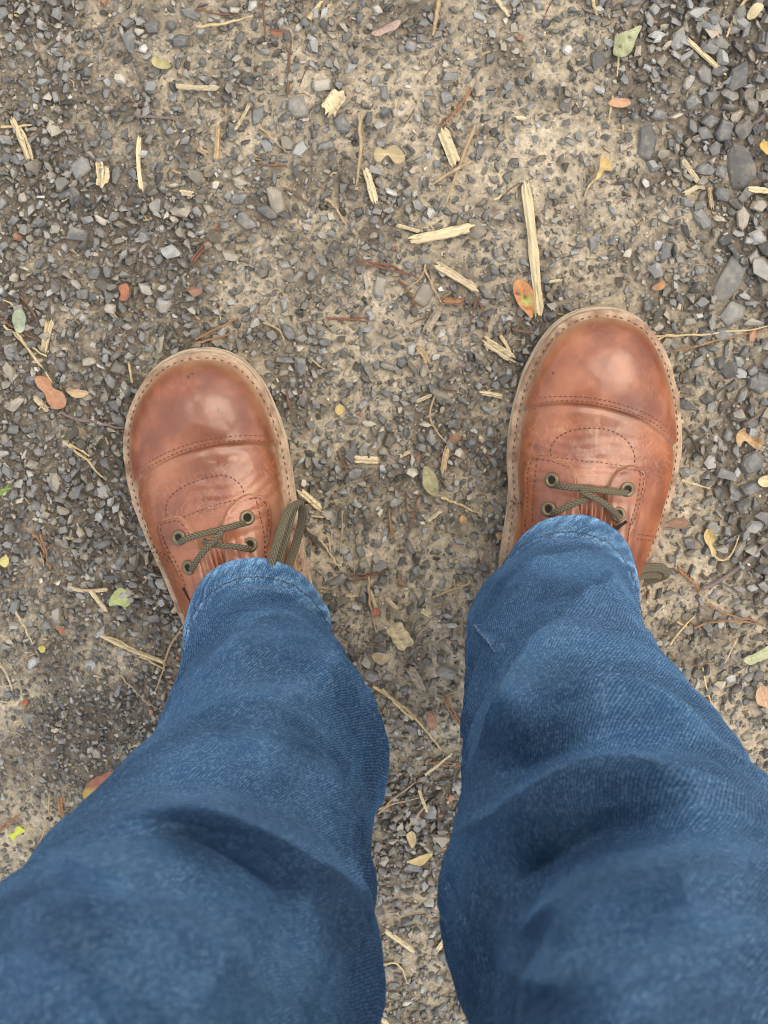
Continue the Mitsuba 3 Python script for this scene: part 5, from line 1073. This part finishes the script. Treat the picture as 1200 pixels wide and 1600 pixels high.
LEAF = [
 ([(.0869,-.228),(.0886,-.225),(.0933,-.2254),(.0973,-.228),(.0999,-.2332),(.1005,-.2419),(.0994,-.2506),(.0959,-.2476),(.0915,-.2432),(.0879,-.2363)],None,(0.5, 0.2, 0.06),(0.56, 0.27, 0.09),0.003,[(.0957,-.2384,.0039,(0.42, 0.46, 0.1)),(.0948,-.2367,.0016,(0.14, 0.05, 0.02)),(.0958,-.2441,.0011,(0.2, 0.1, 0.03))],'orange leaf with a green patch and a dark spot beside the cream stick'),
 ([(-.2374,-.2925),(-.2317,-.2912),(-.2274,-.2934),(-.2242,-.2996),(-.2182,-.3014),(-.2162,-.3059),(-.2173,-.3117),(-.2239,-.313),(-.2281,-.3094),(-.2313,-.3023),(-.2355,-.2978)],None,(0.42, 0.19, 0.09),(0.5, 0.27, 0.15),0.005,[],'crumpled orange brown leaf left of the left shoe'),
 ([(-.2168,-.3005),(-.2102,-.2996),(-.2008,-.3027),(-.2061,-.3054),(-.213,-.3041)],None,(0.5, 0.33, 0.17),(0.56, 0.42, 0.24),0.003,[],'small tan curled leaf at the right end of the crumpled brown one'),
 ([(-.2497,-.2485),(-.2469,-.245),(-.2427,-.2458),(-.2411,-.2493),(-.2418,-.2555),(-.2446,-.2607),(-.2481,-.2603),(-.2496,-.255)],[(-.247,-.2454),(-.2511,-.2415),(-.257,-.2389)],(0.33, 0.4, 0.27),(0.45, 0.5, 0.37),0.003,[],'grey green oval leaf at the left edge'),
 ([(-.1919,-.4503),(-.1891,-.4455),(-.1836,-.4413),(-.1805,-.4432),(-.1793,-.4488),(-.1772,-.4526),(-.1805,-.4554),(-.1862,-.454),(-.1921,-.4545)],None,(0.36, 0.45, 0.15),(0.46, 0.52, 0.22),0.004,[(-.1833,-.4465,.0013,(0.05, 0.06, 0.02))],'torn pale green leaf left of the left trouser hem'),
 ([(-.2154,-.5937),(-.2091,-.5853),(-.202,-.5814),(-.1951,-.5784),(-.1892,-.5809),(-.187,-.5848),(-.1904,-.5908),(-.198,-.5962),(-.205,-.6002),(-.212,-.6012),(-.2165,-.5987)],None,(0.28, 0.085, 0.04),(0.36, 0.12, 0.06),0.006,[(-.2128,-.5977,.0048,(0.5, 0.38, 0.1)),(-.2072,-.5962,.0031,(0.45, 0.33, 0.1))],'red brown leaf with a yellow end beside the left thigh'),
 ([(-.2718,-.6292),(-.2676,-.6271),(-.2655,-.6226),(-.2636,-.6206),(-.2609,-.6226),(-.2586,-.6236),(-.262,-.6271),(-.2654,-.6292),(-.2679,-.6337),(-.2701,-.6317)],[(-.2591,-.6231),(-.2559,-.6246),(-.2528,-.6276)],(0.62, 0.66, 0.05),(0.72, 0.72, 0.1),0.003,[],'bright yellow green lobed leaf bit near the left edge'),
 ([(-.2573,-.6458),(-.2538,-.6407),(-.2487,-.6397),(-.2451,-.6417),(-.25,-.6478),(-.2557,-.6518)],None,(0.55, 0.66, 0.05),(0.66, 0.74, 0.09),0.003,[],'bright yellow green leaf half under the left thigh'),
 ([(.1495,-.0732),(.151,-.065),(.1551,-.063),(.1604,-.0614),(.1678,-.0589),(.1651,-.065),(.1628,-.0711),(.1588,-.0773),(.153,-.0785),(.1496,-.0769)],[(.1534,-.0785),(.1532,-.0846),(.153,-.0916)],(0.3, 0.33, 0.16),(0.42, 0.44, 0.25),0.006,[(.1597,-.0663,.0013,(0.06, 0.06, 0.03)),(.1537,-.072,.0013,(0.07, 0.07, 0.03))],'withered grey green leaf near the top right'),
 ([(.1472,-.1081),(.1501,-.1057),(.1555,-.1052),(.1606,-.1061),(.1619,-.1085),(.159,-.1106),(.1523,-.111)],None,(0.56, 0.3, 0.15),(0.62, 0.36, 0.2),0.002,[],'small oval orange leaf at the upper right'),
 ([(.1447,-.1406),(.1461,-.1444),(.149,-.1415),(.1483,-.1457),(.1533,-.1427),(.15,-.1478),(.151,-.152),(.1451,-.1528),(.1435,-.1562),(.1401,-.1587),(.1417,-.1532),(.1428,-.1465)],[(.141,-.1579),(.136,-.1634),(.1336,-.1701)],(0.56, 0.4, 0.14),(0.62, 0.45, 0.18),0.004,[],'yellow lobed oak leaf with a curved stalk at the upper right'),
 ([(-.0083,-.0638),(-.0021,-.0606),(.0042,-.0569),(.0108,-.0557),(.0092,-.0598),(.0021,-.063),(-.005,-.0654)],None,(0.42, 0.28, 0.24),(0.48, 0.34, 0.28),0.002,[],'pinkish grey leaf flat on the soil near the top'),
 ([(.0265,-.36),(.0282,-.3536),(.0326,-.3563),(.0366,-.3622),(.0376,-.3691),(.0367,-.3759),(.0318,-.3737),(.0274,-.3682)],None,(0.3, 0.28, 0.14),(0.38, 0.36, 0.19),0.003,[],'dull olive leaf flat on the soil between the shoes'),
 ([(-.0332,-.3126),(-.0306,-.3103),(-.0271,-.3121),(-.0276,-.3157),(-.0315,-.3175)],None,(0.58, 0.44, 0.1),(0.62, 0.5, 0.2),0.002,[],'tiny yellow leaf bit right of the left shoe toe'),
 ([(.2222,-.4013),(.2248,-.3985),(.2285,-.4013),(.2296,-.4068),(.228,-.4105),(.2309,-.4161),(.2288,-.4189),(.2263,-.4133),(.2234,-.4087)],[(.2301,-.418),(.2365,-.4226),(.2429,-.4161),(.2477,-.404)],(0.56, 0.42, 0.17),(0.64, 0.5, 0.24),0.004,[],'curled yellow leaf with a long hooked stalk right of the right shoe'),
 ([(.1932,-.3966),(.1988,-.3929),(.2049,-.3902),(.2099,-.3929),(.2087,-.3966),(.2021,-.398)],None,(0.3, 0.165, 0.11),(0.36, 0.21, 0.145),0.004,[],'brown folded leaf touching the right side of the right shoe'),
 ([(.2637,-.5252),(.2677,-.5146),(.2752,-.5203),(.274,-.531)],None,(0.5, 0.31, 0.18),(0.56, 0.36, 0.22),0.003,[],'light brown leaf cut by the right edge low down'),
 ([(.2532,-.4944),(.262,-.4896),(.273,-.4848),(.2733,-.4906),(.2645,-.4953),(.257,-.4982)],None,(0.36, 0.42, 0.2),(0.48, 0.5, 0.3),0.003,[],'pale green blade cut by the right edge'),
 ([(.2477,-.1352),(.2502,-.1331),(.2563,-.1381),(.2553,-.1423),(.2505,-.1398)],None,(0.62, 0.4, 0.08),(0.66, 0.46, 0.12),0.003,[],'yellow leaf tip at the right edge beside the biggest slab'),
 ([(-.0064,-.1436),(-.0034,-.1364),(0,-.1389),(.0051,-.1356),(.0118,-.1394),(.0136,-.1448),(.0076,-.1473),(.0021,-.1423),(-.0034,-.1465)],None,(0.44, 0.36, 0.19),(0.5, 0.41, 0.22),0.003,[],'torn tan leaf lying flat in the upper middle'),
 ([(-.1514,-.0801),(-.1484,-.0777),(-.1464,-.0801),(-.1414,-.0814),(-.139,-.0842),(-.1465,-.0859)],None,(0.36, 0.33, 0.12),(0.5, 0.44, 0.2),0.003,[],'olive yellow leaf scrap near the upper left'),
 ([(.2364,-.0549),(.2377,-.0468),(.2417,-.0444),(.2459,-.046),(.2433,-.0508),(.2405,-.0541)],None,(0.58, 0.5, 0.28),(0.64, 0.56, 0.36),0.003,[],'pale leaf scrap in the top right corner'),
 ([(-.1778,-.2297),(-.1721,-.2276),(-.171,-.2332),(-.1733,-.2389),(-.1776,-.238),(-.1766,-.2336)],None,(0.32, 0.1, 0.04),(0.42, 0.16, 0.07),0.004,[],'rust red curled leaf scrap in the gravel at the left'),
 ([(.2574,-.3654),(.2607,-.3609),(.2665,-.3622),(.2659,-.3677),(.2606,-.3682)],None,(0.6, 0.5, 0.24),(0.64, 0.55, 0.32),0.003,[],'pale yellow scrap on the stones at the right edge'),
 ([(.2416,-.3373),(.243,-.3292),(.2464,-.3265),(.2483,-.331),(.2554,-.3328),(.2592,-.3373),(.2567,-.3418),(.2513,-.3391),(.2459,-.3364),(.2435,-.34)],None,(0.4, 0.24, 0.11),(0.52, 0.36, 0.18),0.006,[],'curled brown husk in the coarse gravel at the right'),
 ([(.18,-.231),(.1829,-.2276),(.1871,-.2254),(.1885,-.228),(.1843,-.2319)],None,(0.42, 0.2, 0.08),(0.5, 0.26, 0.12),0.003,[],'orange brown flake above the right shoe'),
 ([(-.075,-.0614),(-.07,-.0614),(-.065,-.0622),(-.0667,-.0646),(-.0725,-.0642)],None,(0.26, 0.085, 0.035),(0.32, 0.12, 0.05),0.004,[],'dark red curled leaf near the top, left of the middle'),
 ([(.031,-.5339),(.0346,-.5358),(.0374,-.5417),(.0347,-.5485),(.0319,-.5446)],None,(0.34, 0.16, 0.1),(0.4, 0.2, 0.12),0.003,[],'brown leaf scrap between the shins'),
 ([(.0163,-.6488),(.0255,-.6453),(.0353,-.6427),(.0316,-.6488),(.0223,-.6518)],None,(0.52, 0.4, 0.17),(0.6, 0.47, 0.22),0.004,[],'yellow tan crumpled leaf between the knees'),
 ([(.0167,-.6276),(.0208,-.6256),(.0232,-.6307),(.0204,-.6377),(.0176,-.6337)],None,(0.56, 0.42, 0.2),(0.62, 0.5, 0.28),0.004,[],'pale curled leaf bit above the crumpled leaf between the knees'),
 ([(-.0072,-.4906),(-.0009,-.4887),(.0036,-.492),(.0014,-.4963),(-.0054,-.4968),(-.0081,-.4939)],None,(0.48, 0.36, 0.22),(0.56, 0.44, 0.3),0.004,[],'crumpled tan leaf scrap below the square wood block'),
 ([(.0532,-.3897),(.0568,-.3902),(.0564,-.3948),(.0528,-.3939)],None,(0.54, 0.32, 0.13),(0.58, 0.38, 0.18),0.003,[],'tiny orange tan leaf left of the right shoe'),
 ([(.0778,-.4022),(.0822,-.4013),(.0845,-.404),(.0801,-.4059)],None,(0.46, 0.25, 0.08),(0.5, 0.3, 0.12),0.003,[],'little orange brown leaf touching the left side of the right shoe'),
 ([(-.0076,-.4578),(-.0045,-.4569),(-.0031,-.4606),(-.0054,-.4635),(-.0081,-.4616)],None,(0.42, 0.13, 0.08),(0.48, 0.18, 0.1),0.003,[],'red scrap between the trouser hems'),
 ([(-.2663,-.4198),(-.2622,-.4189),(-.261,-.4226),(-.2643,-.4263),(-.2669,-.4245)],None,(0.62, 0.55, 0.14),(0.66, 0.6, 0.22),0.003,[],'small yellow leaf scrap at the left edge'),
 ([(-.2437,-.4858),(-.2401,-.4844),(-.2384,-.4872),(-.2421,-.4896)],None,(0.6, 0.52, 0.1),(0.64, 0.58, 0.18),0.003,[],'tiny yellow leaf scrap in the fine gravel at the left'),
 ([(-.2287,-.4715),(-.2251,-.471),(-.2243,-.4739),(-.2279,-.4744)],None,(0.45, 0.13, 0.06),(0.5, 0.18, 0.08),0.003,[],'tiny orange red scrap in the fine gravel at the left'),
 ([(-.2574,-.5266),(-.2537,-.5252),(-.2534,-.5286),(-.2566,-.529)],None,(0.45, 0.13, 0.06),(0.5, 0.18, 0.08),0.003,[],'orange red scrap at the left, below the tiny yellow one'),
]
for i, (outl, stem, c0, c1, curl, spots, label) in enumerate(LEAF):
    key = numbered('leaf'); m_, co = leaf(outl, c0, c1, 700 + i, curl, spots=spots)
    on_path(key, m_, co, label, 'leaf')
    if stem:
        k2 = key + '__stalk'; m_, co = stalk(stem, .0013, 'straw', 760 + i, lift=.004); put(k2, m_, 'litter_mat', color=co)
CATKIN = [
 ([(.0575,-.0995),(.0513,-.1081),(.0442,-.1173),(.038,-.1235)],8,'orange','orange catkin on bare soil at the top, right of the middle'),
 ([(.2055,-.4282),(.2124,-.4352),(.2176,-.4404),(.2205,-.446)],8,'orange','orange brown catkin at the right, by the mauve grey twig'),
 ([(.0099,-.2258),(.0164,-.2336),(.0216,-.2458)],7,'brown','dark brown catkin in the middle above the oblong stone'),
]
for i, (pts, w, c, label) in enumerate(CATKIN):
    p = smooth_path(pts, 30) if len(pts) > 2 else np.linspace(pts[0], pts[1], 30); r = np.random.default_rng(900 + i)
    ms, cs = [], []
    m_, co = stalk(pts, w * K * .4, c, 920 + i); ms.append(m_); cs.append(co)
    for q in p:
        for _ in range(4):
            v, f = CRUMBS[int(r.integers(0, 30))]; s_ = w * K * r.uniform(.35, .6)
            v = v * s_ + np.r_[q + r.normal(0, w * K * .22, 2), rest_z(q[None])[0] + .003 + r.uniform(0, w * K * .4)]
            ms.append((v, f)); cs.append(np.tile(np.array(COL[c]) * r.uniform(.6, 1.7), (len(v), 1)))
    on_path(numbered('catkin'), cat(ms), np.clip(np.vstack(cs), 0, 1), label, 'catkin')
# countless short bits of straw, bark and needle
r3 = np.random.default_rng(21)
ms, cs = [], []
names = ['cream', 'pale', 'straw', 'tan', 'brown', 'needle', 'grey', 'orange']; wts = np.array([.12, .17, .16, .14, .14, .12, .12, .03])
for _ in range(3000):
    x, y = r3.uniform(-.36, .36), r3.uniform(-.86, .03)
    lowleft = float(sstep(-.30, -.48, y) * sstep(.03, -.05, x))
    if r3.random() > .45 + .55 * lowleft or any(shapely.contains_xy(S, x, y) for S in SOLES): continue
    c = names[int(r3.choice(8, p=wts))]; L = .0022 * 4.0 ** (r3.random() ** 1.5) * (.8 if c in ('cream', 'pale') else 1.3); w = r3.uniform(.0006, .0016) if L > .004 else r3.uniform(.0008, .0020)
    if c in ('needle', 'orange', 'brown'): w = r3.uniform(.0005, .0008); L *= r3.uniform(1.2, 2.2)
    a = r3.uniform(0, 6.283); d_ = np.array([math.cos(a), math.sin(a)]); s_ = np.array([-d_[1], d_[0]]); b = r3.normal(0, .10) * L
    p = np.array([x, y]); z = float(height(x, y, False)) + r3.uniform(.0008, .0032); tz = r3.normal(0, .15) * L
    ce = np.array([p - d_ * L / 2, p + s_ * b, p + d_ * L / 2]); ww = np.array([r3.uniform(.5, 1), 1, r3.uniform(.3, 1)]) * w
    V = np.concatenate([np.c_[ce + s_ * ww[:, None] / 2, z + np.array([-tz, 0, tz])], np.c_[ce, z + .0005 + np.array([-tz, 0, tz])], np.c_[ce - s_ * ww[:, None] / 2, z + np.array([-tz, 0, tz])]])
    F = tri(np.array([[0, 3, 4, 1], [1, 4, 5, 2], [3, 6, 7, 4], [4, 7, 8, 5], [0, 1, 7, 6], [1, 2, 8, 7]]))
    ms.append((V, F)); cs.append(np.tile(np.array(COL[c]) * r3.uniform(.65, 1.2), (9, 1)))
put('plant_litter', cat(ms), 'litter_mat', color=np.clip(np.vstack(cs), 0, 1))
lab('plant_litter', 'short bits of straw, bark and needles scattered through the gravel', 'plant litter', kind='stuff')
